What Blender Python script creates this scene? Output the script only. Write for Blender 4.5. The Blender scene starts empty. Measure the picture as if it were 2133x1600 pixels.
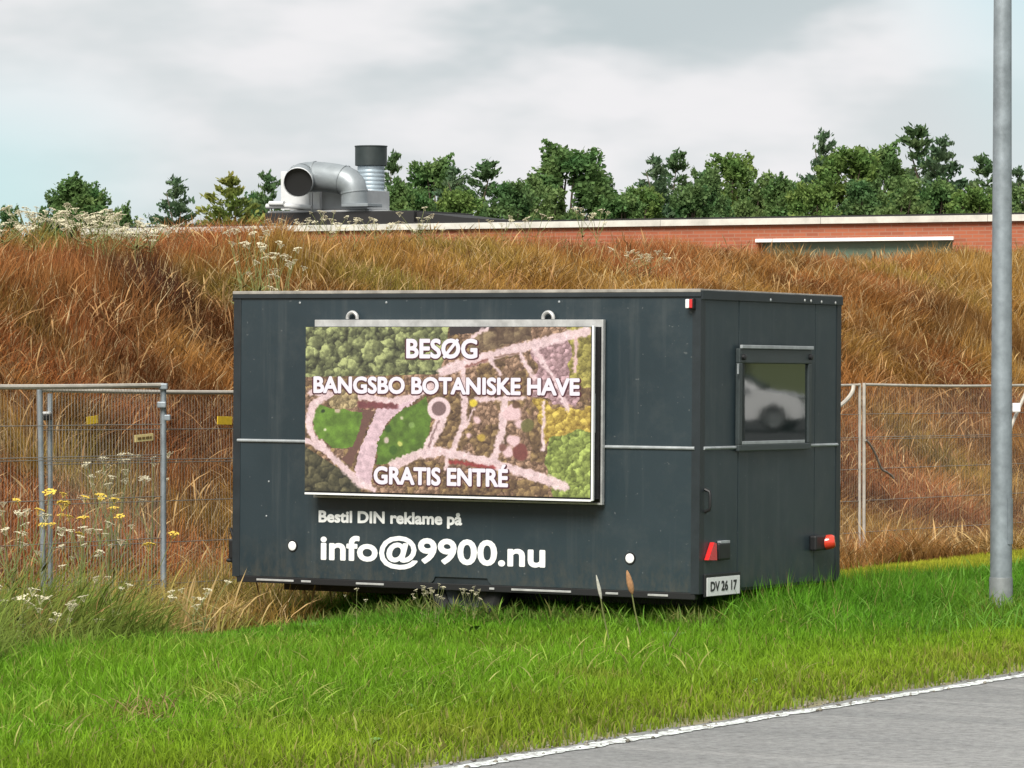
import bpy, bmesh, math, random
import numpy as np
from mathutils import Vector, Matrix, Euler

random.seed(7)
RNG = np.random.default_rng(11)
scene = bpy.context.scene
COL = scene.collection

# ---------------------------------------------------------------- camera
F, HZ, CAMZ = 8200.0, 700.0, 2.0            # focal length and horizon row in photo pixels, eye height
PITCH = -math.atan((800 - HZ) / F)
cam_d = bpy.data.cameras.new('camera')
cam = bpy.data.objects.new('camera', cam_d)
COL.objects.link(cam)
cam.location = (0, 0, CAMZ)
cam.rotation_euler = (math.pi / 2 + PITCH, 0, 0)
cam_d.sensor_width = 36.0
cam_d.lens = 36.0 * F / 2133.0
cam_d.clip_start = 0.5
cam_d.clip_end = 4000
scene.camera = cam
scene.render.resolution_x, scene.render.resolution_y = 1024, 768

# ---------------------------------------------------------------- sky, sun, exposure
EXPO = 1.95
SUN_EL, SUN_AZ = math.radians(45), math.radians(-162)   # azimuth from +Y, clockwise positive: behind the camera to the left
scene.view_settings.view_transform = 'Standard'
scene.view_settings.look = 'None'
scene.view_settings.gamma = 1.0
scene.view_settings.use_curve_mapping = False
scene.view_settings.exposure = EXPO

world = bpy.data.worlds.new('World')
scene.world = world
world.use_nodes = True
wt = world.node_tree
for n in list(wt.nodes):
    wt.nodes.remove(n)
def wn(t, **k):
    n = wt.nodes.new(t)
    for a, b in k.items():
        setattr(n, a, b)
    return n
out = wn('ShaderNodeOutputWorld')
bg = wn('ShaderNodeBackground')
bg.inputs['Strength'].default_value = 0.08
sky = wn('ShaderNodeTexSky', sky_type='NISHITA')
sky.sun_disc = False
sky.sun_elevation = SUN_EL
sky.sun_rotation = SUN_AZ
sky.air_density = 1.0
sky.dust_density = 0.6
tc = wn('ShaderNodeTexCoord')
def wmap(loc, scl):
    m = wn('ShaderNodeMapping')
    m.inputs['Location'].default_value = loc
    m.inputs['Scale'].default_value = scl
    wt.links.new(tc.outputs['Generated'], m.inputs['Vector'])
    return m
def wnoise(m, scale, detail, rough):
    n = wn('ShaderNodeTexNoise')
    n.inputs['Scale'].default_value = scale
    n.inputs['Detail'].default_value = detail
    n.inputs['Roughness'].default_value = rough
    wt.links.new(m.outputs['Vector'], n.inputs['Vector'])
    return n
def wramp(src, stops):
    r = wn('ShaderNodeValToRGB')
    e = r.color_ramp.elements
    while len(e) < len(stops):
        e.new(0.5)
    for q, (p, c) in zip(e, stops):
        q.position = p
        q.color = (c[0], c[1], c[2], 1)
    r.color_ramp.interpolation = 'EASE'
    wt.links.new(src, r.inputs['Fac'])
    return r
def wmix(fac, a, b):
    m = wn('ShaderNodeMix', data_type='RGBA')
    if hasattr(fac, 'default_value') or hasattr(fac, 'links'):
        wt.links.new(fac, m.inputs['Factor'])
    else:
        m.inputs['Factor'].default_value = fac
    for s, v in (('A', a), ('B', b)):
        sock = [i for i in m.inputs if i.name == s and i.type == 'RGBA'][0]
        if isinstance(v, tuple):
            sock.default_value = (v[0], v[1], v[2], 1)
        else:
            wt.links.new(v, sock)
    return [o for o in m.outputs if o.type == 'RGBA'][0]
# cloud deck: grey-white sheet with brighter heads, a thinner bluish gap where the deck breaks
n_big = wnoise(wmap((10.15, 0.2, 0.45), (5.0, 5.0, 15.0)), 1.0, 2.0, 0.45)
n_mid = wnoise(wmap((13.37, 0.7, 0.31), (13.0, 13.0, 34.0)), 1.0, 4.0, 0.5)
n_gap = wnoise(wmap((0.31, 8.8, 5.5), (4.5, 4.5, 7.0)), 1.0, 1.0, 0.4)
K = 2.28
cloud_a = wramp(n_big.outputs['Fac'], [(0.32, (K*.76, K*.86, K*.89)), (0.62, (K*.98, K*1.04, K*1.06))])
heads = wramp(n_mid.outputs['Fac'], [(0.42, (0, 0, 0)), (0.66, (1, 1, 1))])
c1 = wmix(heads.outputs['Color'], cloud_a.outputs['Color'], (K*1.24, K*1.23, K*1.25))
gap = wramp(n_gap.outputs['Fac'], [(0.56, (0, 0, 0)), (0.74, (1, 1, 1))])
blue = wmix(0.9, sky.outputs['Color'], (K*.64, K*.94, K*1.02))
c2 = wmix(gap.outputs['Color'], c1, blue)
wt.links.new(c2, bg.inputs['Color'])
wt.links.new(bg.outputs['Background'], out.inputs['Surface'])

sun_d = bpy.data.lights.new('sun', 'SUN')
sun_d.energy = 1.5
sun_d.angle = math.radians(30)
sun_d.color = (1.0, 0.96, 0.89)
sun = bpy.data.objects.new('sun', sun_d)
COL.objects.link(sun)
sdir = Vector((math.sin(SUN_AZ) * math.cos(SUN_EL), math.cos(SUN_AZ) * math.cos(SUN_EL), math.sin(SUN_EL)))
sun.rotation_euler = (-sdir).to_track_quat('-Z', 'Y').to_euler()
sun.location = sdir * 60

# ---------------------------------------------------------------- geometry of the place
# road edge runs along U; S_ is measured from the road edge towards the bank, T_ along the road
P0 = np.array((-0.115, 18.55)); U = np.array((0.548, 0.836)); U /= np.linalg.norm(U)
N = np.array((-U[1], U[0]))
def st(x, y):
    dx, dy = np.asarray(x) - P0[0], np.asarray(y) - P0[1]
    return dx * N[0] + dy * N[1], dx * U[0] + dy * U[1]
def xy(s, t):
    s, t = np.asarray(s, float), np.asarray(t, float)
    return P0[0] + s * N[0] + t * U[0], P0[1] + s * N[1] + t * U[1]
CP, SP = math.cos(PITCH), math.sin(PITCH)
def ray(px, py):
    a, v = (px - 1066.5) / F, (800 - py) / F
    return np.array((a, CP - v * SP, SP + v * CP))
def at_depth(px, py, D):
    r = ray(px, py)
    return np.array((0, 0, CAMZ)) + r * (D / r[1])
def on_s(px, s):                       # plan position of the ray of column px at road distance s
    a = (px - 1066.5) / F
    D = (s + P0 @ N) / (a * N[0] + N[1])
    return a * D, D
def project(x, y, z):
    z = z - CAMZ
    d = y * CP + z * SP
    return 1066.5 + F * x / d, 800 - F * (-y * SP + z * CP) / d

_LAT = np.random.default_rng(5).random((8, 256, 256))
def vnoise(x, y, scale, seed=0):
    L = _LAT[seed % 8]
    x = np.asarray(x) / scale + 37.3 * seed + 1000; y = np.asarray(y) / scale + 11.9 * seed + 1000
    xi, yi = np.floor(x).astype(int), np.floor(y).astype(int)
    fx, fy = x - xi, y - yi
    fx, fy = fx * fx * (3 - 2 * fx), fy * fy * (3 - 2 * fy)
    a, b = L[xi & 255, yi & 255], L[(xi + 1) & 255, yi & 255]
    c, d = L[xi & 255, (yi + 1) & 255], L[(xi + 1) & 255, (yi + 1) & 255]
    return (a * (1 - fx) + b * fx) * (1 - fy) + (c * (1 - fx) + d * fx) * fy
def fbm(x, y, scale, seed=0, octv=3):
    r, a, tot = 0, 1.0, 0
    for k in range(octv):
        r = r + a * vnoise(x, y, scale / 2 ** k, seed + k); tot += a; a *= 0.5
    return r / tot

# crest of the bank, from the rows where its grass tops end
_cpx = [-300, 0, 120, 170, 330, 420, 520, 590, 640, 900, 1250, 1500, 1700, 1900, 2133, 2500]
_cy = [470, 474, 482, 494, 496, 474, 455, 480, 494, 490, 497, 511, 528, 533, 524, 520]
_ct, _cz = [], []
for px, py in zip(_cpx, _cy):
    x, y = on_s(px, 14.5)
    _ct.append(float(st(x, y)[1])); _cz.append(CAMZ + (700 - py) * y / F - 0.24)
def ground_z(x, y, rough=True):
    x, y = np.asarray(x, float), np.asarray(y, float)
    s, t = st(x, y)
    zc = np.interp(t, _ct, _cz)
    base = np.interp(s, [-9, -8.25, -8.2, 0.0, 0.06, 0.5, 5.2, 7.4, 8.4], [-.03, -.03, -.05, -.05, -.012, 0.0, 0.0, -.33, -.22])
    h = np.interp(s, [8.4, 9.5, 11.0, 12.8, 14.5, 15.6, 18.0, 22.0, 30], [0, .16, .46, .83, 1.0, .98, .55, .2, .12])
    z = base + h * (zc + 0.22)
    if rough:
        w = np.clip((s - 0.3) / 2, 0, 1) * np.clip((70 - s) / 20, 0, 1)
        z = z + w * ((fbm(x, y, 1.6, 1) - 0.5) * np.interp(s, [0, 5, 8, 10, 16], [.05, .07, .12, .34, .22]))
    return z

# ---------------------------------------------------------------- materials
def lin(r, g, b):
    f = lambda c: (c / 255 / 12.92) if c / 255 <= .04045 else ((c / 255 + .055) / 1.055) ** 2.4
    return (f(r), f(g), f(b))
MATS = {}
def mat(name, base, rough=0.6, metal=0.0, var=0.0, scale=8.0, bump=0.0, bscale=60.0, spec=0.5, ior=1.5, stretch=(1, 1, 1), dark=None, coat=0.0):
    m = bpy.data.materials.new(name); m.use_nodes = True
    nt = m.node_tree; b = nt.nodes['Principled BSDF']
    b.inputs['Base Color'].default_value = (*base, 1)
    b.inputs['Roughness'].default_value = rough
    b.inputs['Metallic'].default_value = metal
    b.inputs['IOR'].default_value = ior
    b.inputs['Specular IOR Level'].default_value = spec
    b.inputs['Coat Weight'].default_value = coat
    tcn = nt.nodes.new('ShaderNodeTexCoord')
    if var > 0:
        mp = nt.nodes.new('ShaderNodeMapping'); mp.inputs['Scale'].default_value = stretch
        nz = nt.nodes.new('ShaderNodeTexNoise'); nz.inputs['Scale'].default_value = scale; nz.inputs['Detail'].default_value = 5
        nz.inputs['Roughness'].default_value = .65
        nt.links.new(tcn.outputs['Object'], mp.inputs['Vector']); nt.links.new(mp.outputs['Vector'], nz.inputs['Vector'])
        r = nt.nodes.new('ShaderNodeValToRGB')
        d = dark or tuple(c * (1 - var) for c in base)
        r.color_ramp.elements[0].position = .3; r.color_ramp.elements[0].color = (*d, 1)
        r.color_ramp.elements[1].position = .7; r.color_ramp.elements[1].color = (*[min(1, c * (1 + var * .6)) for c in base], 1)
        nt.links.new(nz.outputs['Fac'], r.inputs['Fac']); nt.links.new(r.outputs['Color'], b.inputs['Base Color'])
        mr = nt.nodes.new('ShaderNodeMapRange'); mr.inputs['To Min'].default_value = max(.02, rough - .12); mr.inputs['To Max'].default_value = min(1, rough + .12)
        nt.links.new(nz.outputs['Fac'], mr.inputs['Value']); nt.links.new(mr.outputs['Result'], b.inputs['Roughness'])
    if bump > 0:
        nb = nt.nodes.new('ShaderNodeTexNoise'); nb.inputs['Scale'].default_value = bscale; nb.inputs['Detail'].default_value = 4
        nt.links.new(tcn.outputs['Object'], nb.inputs['Vector'])
        bp = nt.nodes.new('ShaderNodeBump'); bp.inputs['Strength'].default_value = bump; bp.inputs['Distance'].default_value = .01
        nt.links.new(nb.outputs['Fac'], bp.inputs['Height']); nt.links.new(bp.outputs['Normal'], b.inputs['Normal'])
    MATS[name] = m
    return m
def leafmat(name, trans=0.35, rough=0.6):
    """colour from the per-blade attribute 'tint'; part of the light passes through"""
    m = bpy.data.materials.new(name); m.use_nodes = True
    nt = m.node_tree; nt.nodes.clear()
    o = nt.nodes.new('ShaderNodeOutputMaterial'); at = nt.nodes.new('ShaderNodeAttribute'); at.attribute_name = 'tint'
    p = nt.nodes.new('ShaderNodeBsdfPrincipled'); p.inputs['Roughness'].default_value = rough; p.inputs['Specular IOR Level'].default_value = .12
    tr = nt.nodes.new('ShaderNodeBsdfTranslucent'); mx = nt.nodes.new('ShaderNodeMixShader'); mx.inputs[0].default_value = trans
    nt.links.new(at.outputs['Color'], p.inputs['Base Color']); nt.links.new(at.outputs['Color'], tr.inputs['Color'])
    nt.links.new(p.outputs[0], mx.inputs[1]); nt.links.new(tr.outputs[0], mx.inputs[2]); nt.links.new(mx.outputs[0], o.inputs['Surface'])
    return m
def emit(name, attr=None, col=(1, 1, 1), strength=1.0):
    m = bpy.data.materials.new(name); m.use_nodes = True
    nt = m.node_tree; b = nt.nodes['Principled BSDF']
    b.inputs['Base Color'].default_value = (.01, .01, .01, 1); b.inputs['Roughness'].default_value = .5
    b.inputs['Emission Color'].default_value = (*col, 1); b.inputs['Emission Strength'].default_value = strength
    if attr:
        at = nt.nodes.new('ShaderNodeAttribute'); at.attribute_name = attr
        nt.links.new(at.outputs['Color'], b.inputs['Emission Color'])
    return m

M_blade = leafmat('grass_blades', .40)
M_dry = leafmat('dry_grass_blades', .30, .7)
M_leaf = leafmat('tree_leaves', .38)
M_bark = mat('bark', (.09, .065, .045), .9, var=.4, scale=6)
def panel_material():
    """slate paint: dusty film, rain streaks running down, mud splash along the bottom edge, slightly wavy sheet"""
    m = bpy.data.materials.new('slate_panel'); m.use_nodes = True
    nt = m.node_tree; p = nt.nodes['Principled BSDF']; L = nt.links.new
    tcn = nt.nodes.new('ShaderNodeTexCoord')
    def nz(scale, st=(1, 1, 1), detail=4, rough=.6):
        mp = nt.nodes.new('ShaderNodeMapping'); mp.inputs['Scale'].default_value = st
        n = nt.nodes.new('ShaderNodeTexNoise'); n.inputs['Scale'].default_value = scale; n.inputs['Detail'].default_value = detail; n.inputs['Roughness'].default_value = rough
        L(tcn.outputs['Object'], mp.inputs['Vector']); L(mp.outputs['Vector'], n.inputs['Vector']); return n.outputs['Fac']
    def ramp(src, a, b):
        r = nt.nodes.new('ShaderNodeMapRange'); r.inputs['From Min'].default_value = a; r.inputs['From Max'].default_value = b; r.clamp = True; L(src, r.inputs['Value']); return r.outputs['Result']
    def mul(a, b):
        n = nt.nodes.new('ShaderNodeMath'); n.operation = 'MULTIPLY'; n.use_clamp = True
        for i, v in enumerate((a, b)):
            if isinstance(v, float): n.inputs[i].default_value = v
            else: L(v, n.inputs[i])
        return n.outputs[0]
    def mix(f, a, b):
        n = nt.nodes.new('ShaderNodeMix'); n.data_type = 'RGBA'; L(f, n.inputs['Factor'])
        for k, v in ((6, a), (7, b)):
            if isinstance(v, tuple): n.inputs[k].default_value = (*v, 1)
            else: L(v, n.inputs[k])
        return n.outputs[2]
    base = mix(ramp(nz(.9, detail=3), .3, .7), (.014, .026, .033), (.023, .037, .045))
    streak = mul(ramp(nz(9, (1, 1, .045), 5, .7), .52, .80), .40)
    c1 = mix(streak, base, (.085, .095, .095))
    film = mul(ramp(nz(3.2, detail=7, rough=.75), .50, .78), .22)
    c2 = mix(film, c1, (.10, .105, .10))
    sep = nt.nodes.new('ShaderNodeSeparateXYZ'); L(tcn.outputs['Object'], sep.inputs[0])
    low = ramp(sep.outputs['Z'], .62, .30)
    mud = mul(mul(low, ramp(nz(16, (1, 1, .5), 6, .75), .42, .66)), .45)
    c3 = mix(mud, c2, (.085, .075, .055))
    spots = ramp(nz(34, detail=1), .755, .785)
    c4 = mix(mul(spots, .35), c3, (.16, .17, .17))
    L(c4, p.inputs['Base Color'])
    rr_ = nt.nodes.new('ShaderNodeMapRange'); rr_.inputs['To Min'].default_value = .26; rr_.inputs['To Max'].default_value = .52; L(nz(2.1, detail=6), rr_.inputs['Value']); L(rr_.outputs['Result'], p.inputs['Roughness'])
    bp = nt.nodes.new('ShaderNodeBump'); bp.inputs['Strength'].default_value = .35; bp.inputs['Distance'].default_value = .02
    L(nz(1.7, detail=2), bp.inputs['Height']); L(bp.outputs['Normal'], p.inputs['Normal'])
    return m
M_panel = panel_material()
M_trim = mat('dark_trim', (.016, .022, .026), .45, var=.25, scale=5)
M_black = mat('black_plastic', (.010, .010, .011), .5)
M_alu = mat('weathered_aluminium', (.50, .50, .49), .45, .35, var=.25, scale=12)
M_bluegrey = mat('pale_grey_bead', (.30, .32, .33), .5, var=.3, scale=9)
M_roofedge = mat('roof_edge', (.30, .28, .25), .6, var=.4, scale=7)
M_white = mat('white_paint', (.78, .78, .77), .5, var=.08, scale=14)
M_rubber = mat('rubber', (.015, .015, .015), .85, var=.2, scale=20)
M_steel = mat('galvanised_steel', (.27, .305, .33), .5, .45, var=.28, scale=9, bump=.05, bscale=40)
M_galvdark = mat('dull_galvanised', (.20, .215, .215), .6, .3, var=.25, scale=14)
M_wire = mat('fence_wire', (.26, .24, .21), .55, .4, var=.3, scale=20)
M_rail = mat('fence_rail', (.46, .42, .36), .55, .2, var=.25, scale=10)
M_yellow = mat('yellow_plastic', (.75, .50, .03), .55, var=.15, scale=30)
M_paleyellow = mat('faded_yellow', (.72, .58, .27), .6, var=.15, scale=30)
M_ink = mat('brown_ink', (.16, .10, .03), .7)
M_blackink = mat('black_ink', (.03, .03, .03), .6)
M_red = mat('red_lens', (.55, .02, .02), .18, coat=.5)
M_orange = mat('orange_red_lens', (.62, .05, .025), .18, coat=.5)
M_concrete = mat('concrete', (.32, .31, .29), .9, var=.2, scale=12)
M_glass = mat('tinted_acrylic', (.012, .018, .018), .026, ior=2.3, bump=.009, bscale=4)
M_asphalt = None

# ---------------------------------------------------------------- mesh helpers
A3 = lambda *c: np.array(c, np.float32)
def link(name, me, m=None, parent=None):
    o = bpy.data.objects.new(name, me)
    COL.objects.link(o)
    if m is not None and me is not None:
        me.materials.clear(); me.materials.append(m)
    if parent is not None:
        o.parent = parent
    return o
def tag(o, label, cat=None, group=None, kind=None):
    o['label'] = label
    if cat: o['category'] = cat
    if group: o['group'] = group
    if kind: o['kind'] = kind
    return o
def thing(name, label, cat, loc=(0, 0, 0), rotz=0.0, group=None):
    o = bpy.data.objects.new(name, None); COL.objects.link(o)
    o.empty_display_size = .2
    o.location = loc; o.rotation_euler = (0, 0, rotz)
    return tag(o, label, cat, group)
def clone(o, parent=None):
    c = o.copy(); COL.objects.link(c); c.parent = parent
    for ch in o.children:
        clone(ch, c)
    return c
def mesh_from(bm, name, smooth=False):
    me = bpy.data.meshes.new(name)
    bmesh.ops.recalc_face_normals(bm, faces=bm.faces)
    bm.to_mesh(me); bm.free()
    if smooth:
        me.polygons.foreach_set('use_smooth', [True] * len(me.polygons))
        try:
            me.set_sharp_from_angle(angle=math.radians(40))
        except Exception:
            pass
    return me
def bbox(bm, x0, x1, y0, y1, z0, z1, bev=0.0):
    r = bmesh.ops.create_cube(bm, size=1)
    vs = r['verts']
    for v in vs:
        v.co = Vector(((x0 + x1) / 2 + v.co.x * (x1 - x0), (y0 + y1) / 2 + v.co.y * (y1 - y0), (z0 + z1) / 2 + v.co.z * (z1 - z0)))
    if bev > 0:
        es = list({e for v in vs for e in v.link_edges})
        bmesh.ops.bevel(bm, geom=es, offset=bev, segments=2, affect='EDGES', profile=.6)
def box(name, dims, m, parent=None, bev=0.004):
    bm = bmesh.new(); bbox(bm, *dims, bev=bev)
    return link(name, mesh_from(bm, name), m, parent)
def tube_geo(bm, pts, radii, seg=10, caps=True):
    pts = [Vector(p) for p in pts]
    if not hasattr(radii, '__len__'): radii = [radii] * len(pts)
    rings = []; up = None
    for i, p in enumerate(pts):
        d = (pts[min(i + 1, len(pts) - 1)] - pts[max(i - 1, 0)]).normalized()
        if up is None:
            up = Vector((0, 0, 1)) if abs(d.z) < .9 else Vector((1, 0, 0))
        a = d.cross(up).normalized(); b = a.cross(d).normalized(); up = b
        rings.append([bm.verts.new(p + (a * math.cos(2 * math.pi * k / seg) + b * math.sin(2 * math.pi * k / seg)) * radii[i]) for k in range(seg)])
    for r0, r1 in zip(rings, rings[1:]):
        for k in range(seg):
            bm.faces.new((r0[k], r0[(k + 1) % seg], r1[(k + 1) % seg], r1[k]))
    if caps:
        bm.faces.new(rings[0][::-1]); bm.faces.new(rings[-1])
    return rings
def tube(name, pts, radii, m, parent=None, seg=10, caps=True, smooth=True):
    bm = bmesh.new(); tube_geo(bm, pts, radii, seg, caps)
    return link(name, mesh_from(bm, name, smooth), m, parent)
def prism(name, poly, axis, a0, a1, m, parent=None, bev=0.0):
    """extrude a polygon of 2-D points along one axis ('x': pts are (y,z), 'y': (x,z), 'z': (x,y))"""
    bm = bmesh.new()
    def P(p, a):
        return {'x': (a, p[0], p[1]), 'y': (p[0], a, p[1]), 'z': (p[0], p[1], a)}[axis]
    v0 = [bm.verts.new(P(p, a0)) for p in poly]; v1 = [bm.verts.new(P(p, a1)) for p in poly]
    bm.faces.new(v0); bm.faces.new(v1[::-1])
    n = len(poly)
    for i in range(n):
        bm.faces.new((v0[i], v1[i], v1[(i + 1) % n], v0[(i + 1) % n]))
    if bev > 0:
        bmesh.ops.recalc_face_normals(bm, faces=bm.faces)
        bmesh.ops.bevel(bm, geom=list(bm.edges), offset=bev, segments=2, affect='EDGES')
    return link(name, mesh_from(bm, name), m, parent)
def raw_mesh(name, V, faces_n, idx, tint=None, smooth=False):
    """V (n,3); faces given as flat index array with per-face loop counts"""
    me = bpy.data.meshes.new(name)
    me.vertices.add(len(V)); me.vertices.foreach_set('co', np.ascontiguousarray(V, dtype=np.float32).ravel())
    me.loops.add(len(idx)); me.loops.foreach_set('vertex_index', np.ascontiguousarray(idx, dtype=np.int32))
    starts = np.concatenate(([0], np.cumsum(faces_n)[:-1])).astype(np.int32)
    me.polygons.add(len(faces_n)); me.polygons.foreach_set('loop_start', starts)
    me.update(calc_edges=True)
    if tint is not None:
        at = me.attributes.new('tint', 'FLOAT_COLOR', 'POINT')
        c = np.ones((len(V), 4), np.float32); c[:, :3] = tint
        at.data.foreach_set('color', c.ravel())
    if smooth:
        me.polygons.foreach_set('use_smooth', np.ones(len(faces_n), bool))
    return me
def blades(name, base, h, w, ang, lean, colr, k=2, curl=1.6, root=None, prof=None):
    """grass: base (n,3); each blade has k segments, bends towards ang by lean (fraction of h)"""
    n = len(base)
    face = RNG.random(n) * math.pi
    fx, fy = np.cos(face) * w * .5, np.sin(face) * w * .5
    lx, ly = np.cos(ang) * lean * h, np.sin(ang) * lean * h
    V = np.zeros((n, 2 * k + 1, 3), np.float32); C = np.zeros((n, 2 * k + 1, 3), np.float32)
    droop = np.clip(lean, 0, 1.6)
    for i in range(k + 1):
        f = i / k
        cx = base[:, 0] + lx * f ** curl; cy = base[:, 1] + ly * f ** curl
        cz = base[:, 2] + h * (f - .42 * droop * f ** 2.2) * np.where(droop > 1, .85, 1) - (0.02 if i == 0 else 0)
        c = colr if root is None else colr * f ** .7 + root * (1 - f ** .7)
        if i < k:
            ww = (1 - .35 * f) if prof is None else prof[i]
            V[:, 2 * i] = np.stack((cx - fx * ww, cy - fy * ww, cz), 1)
            V[:, 2 * i + 1] = np.stack((cx + fx * ww, cy + fy * ww, cz), 1)
            C[:, 2 * i] = c; C[:, 2 * i + 1] = c
        else:
            V[:, 2 * k] = np.stack((cx, cy, cz), 1); C[:, 2 * k] = c
    pat, cnt = [], []
    for i in range(k - 1):
        pat += [2 * i, 2 * i + 1, 2 * i + 3, 2 * i + 2]; cnt.append(4)
    pat += [2 * k - 2, 2 * k - 1, 2 * k]; cnt.append(3)
    idx = (np.arange(n)[:, None] * (2 * k + 1) + np.array(pat)[None, :]).ravel()
    return raw_mesh(name, V.reshape(-1, 3), np.tile(cnt, n), idx, C.reshape(-1, 3))

# ---------------------------------------------------------------- the ground
sv = np.concatenate((np.array([-900, -400, -180, -90, -50, -30, -20, -14, -10, -9, -8.3, -8.15]), np.array([-4, -.3, -.02, .03, .08, .2]),
                     np.arange(.45, 20, .3), np.array([20.5, 21.5, 23, 25, 28, 32, 38, 46, 58, 75, 100, 150, 250, 500, 1000, 1800])))
tv = np.concatenate((np.array([-1500, -600, -250, -120, -60, -35, -22, -16]), np.arange(-14, 45, .35), np.array([46, 48, 52, 58, 68, 85, 120, 200, 400, 900, 1800])))
SS, TT = np.meshgrid(sv, tv, indexing='ij')
X, Y = xy(SS, TT)
Z = ground_z(X, Y)
ns, nt_ = SS.shape
ii = np.arange(ns * nt_).reshape(ns, nt_)
quad = np.stack((ii[:-1, :-1], ii[1:, :-1], ii[1:, 1:], ii[:-1, 1:]), -1).reshape(-1, 4)
# colour of the soil and thatch: olive verge, straw-brown bank
s_, t_ = SS.ravel(), TT.ravel()
mixb = np.clip((s_ - 5.2) / 1.0, 0, 1)[:, None]
verge_c = np.array((.10, .12, .028)); bank_c = np.array((.22, .125, .05)); dirt_c = np.array((.24, .20, .13))
gc = verge_c * (1 - mixb) + bank_c * mixb
dm = (np.clip((s_ - 0.0) / .35, 0, 1) * np.clip((s_ + 9) / .5, 0, 1))[:, None]
gc = np.where((s_ < .4)[:, None] & (s_ > -9)[:, None], dirt_c * (1 - dm) + gc * dm, gc)
far = np.clip((s_ - 22) / 10, 0, 1)[:, None]
gc = gc * (1 - far) + np.array((.06, .075, .025)) * far
g_me = raw_mesh('ground', np.stack((X, Y, Z), -1).reshape(-1, 3), np.full(len(quad), 4), quad.ravel(), gc, smooth=True)
M_ground = bpy.data.materials.new('soil_and_thatch'); M_ground.use_nodes = True
nt = M_ground.node_tree; pb = nt.nodes['Principled BSDF']; pb.inputs['Roughness'].default_value = .95
at = nt.nodes.new('ShaderNodeAttribute'); at.attribute_name = 'tint'
tcn = nt.nodes.new('ShaderNodeTexCoord'); nz = nt.nodes.new('ShaderNodeTexNoise'); nz.inputs['Scale'].default_value = 7; nz.inputs['Detail'].default_value = 8
nt.links.new(tcn.outputs['Object'], nz.inputs['Vector'])
hv = nt.nodes.new('ShaderNodeHueSaturation'); mr = nt.nodes.new('ShaderNodeMapRange'); mr.inputs['To Min'].default_value = .45; mr.inputs['To Max'].default_value = 1.5
nt.links.new(nz.outputs['Fac'], mr.inputs['Value']); nt.links.new(mr.outputs['Result'], hv.inputs['Value']); nt.links.new(at.outputs['Color'], hv.inputs['Color'])
nt.links.new(hv.outputs['Color'], pb.inputs['Base Color'])
bp = nt.nodes.new('ShaderNodeBump'); bp.inputs['Strength'].default_value = .6; bp.inputs['Distance'].default_value = .05
nt.links.new(nz.outputs['Fac'], bp.inputs['Height']); nt.links.new(bp.outputs['Normal'], pb.inputs['Normal'])
g = link('ground', g_me, M_ground)
tag(g, 'grass verge and earth bank ground reaching to the horizon', 'ground', kind='structure')

# road: a slab with a ragged edge, white edge line 4 mm above it
def strip(name, s0, s1, z, m, t0, t1, step, jag0=0.0, jag1=0.0, thick=0.0):
    ts = np.concatenate((np.array([-900., -300., -100., -40.]), np.arange(t0, t1, step), np.array([60., 120., 400., 1500.])))
    a = s0 + jag0 * (RNG.random(len(ts)) - .5); b = s1 + jag1 * ((fbm(ts, ts * 0, .5, 2) - .5) * 1.6 + (RNG.random(len(ts)) - .5) * .7)
    V = []
    for s in (a, b):
        x, y = xy(s, ts); V.append(np.stack((x, y, np.full(len(ts), z)), 1))
    n = len(ts)
    q = np.array([(i, i + 1, n + i + 1, n + i) for i in range(n - 1)])
    idx = q[:, ::-1]
    if thick:
        for s in (b,):
            x, y = xy(s, ts); V.append(np.stack((x, y, np.full(len(ts), z - thick)), 1))
        q2 = np.array([(n + i, n + i + 1, 2 * n + i + 1, 2 * n + i) for i in range(n - 1)])
        idx = np.concatenate((idx, q2[:, ::-1]))
    me = raw_mesh(name, np.concatenate(V), np.full(len(idx), 4), idx.ravel())
    return link(name, me, m)
M_asphalt = bpy.data.materials.new('worn_asphalt'); M_asphalt.use_nodes = True
nt = M_asphalt.node_tree; pb = nt.nodes['Principled BSDF']; pb.inputs['Roughness'].default_value = .85
tcn = nt.nodes.new('ShaderNodeTexCoord')
def noise_in(nt, tcn, scale, detail=4, rough=.6):
    n = nt.nodes.new('ShaderNodeTexNoise'); n.inputs['Scale'].default_value = scale; n.inputs['Detail'].default_value = detail; n.inputs['Roughness'].default_value = rough
    nt.links.new(tcn.outputs['Object'], n.inputs['Vector']); return n
na, nb_, nc = noise_in(nt, tcn, 16, 7, .85), noise_in(nt, tcn, 1.3, 4), noise_in(nt, tcn, 120, 2)
rp = nt.nodes.new('ShaderNodeValToRGB'); rp.color_ramp.elements[0].position = .33; rp.color_ramp.elements[0].color = (.16, .157, .152, 1)
rp.color_ramp.elements[1].position = .68; rp.color_ramp.elements[1].color = (.43, .425, .415, 1)
nt.links.new(na.outputs['Fac'], rp.inputs['Fac'])
hv = nt.nodes.new('ShaderNodeHueSaturation'); mr = nt.nodes.new('ShaderNodeMapRange'); mr.inputs['To Min'].default_value = .8; mr.inputs['To Max'].default_value = 1.2
nt.links.new(nb_.outputs['Fac'], mr.inputs['Value']); nt.links.new(mr.outputs['Result'], hv.inputs['Value']); nt.links.new(rp.outputs['Color'], hv.inputs['Color'])
nt.links.new(hv.outputs['Color'], pb.inputs['Base Color'])
bp = nt.nodes.new('ShaderNodeBump'); bp.inputs['Strength'].default_value = .5; bp.inputs['Distance'].default_value = .012
nt.links.new(nc.outputs['Fac'], bp.inputs['Height']); nt.links.new(bp.outputs['Normal'], pb.inputs['Normal'])
road = strip('road', -8.1, .05, 0.0, M_asphalt, -12, 30, .12, 0, .07, .06)
tag(road, 'light grey worn asphalt road', 'road', kind='structure')
M_line = bpy.data.materials.new('worn_road_paint'); M_line.use_nodes = True
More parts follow.
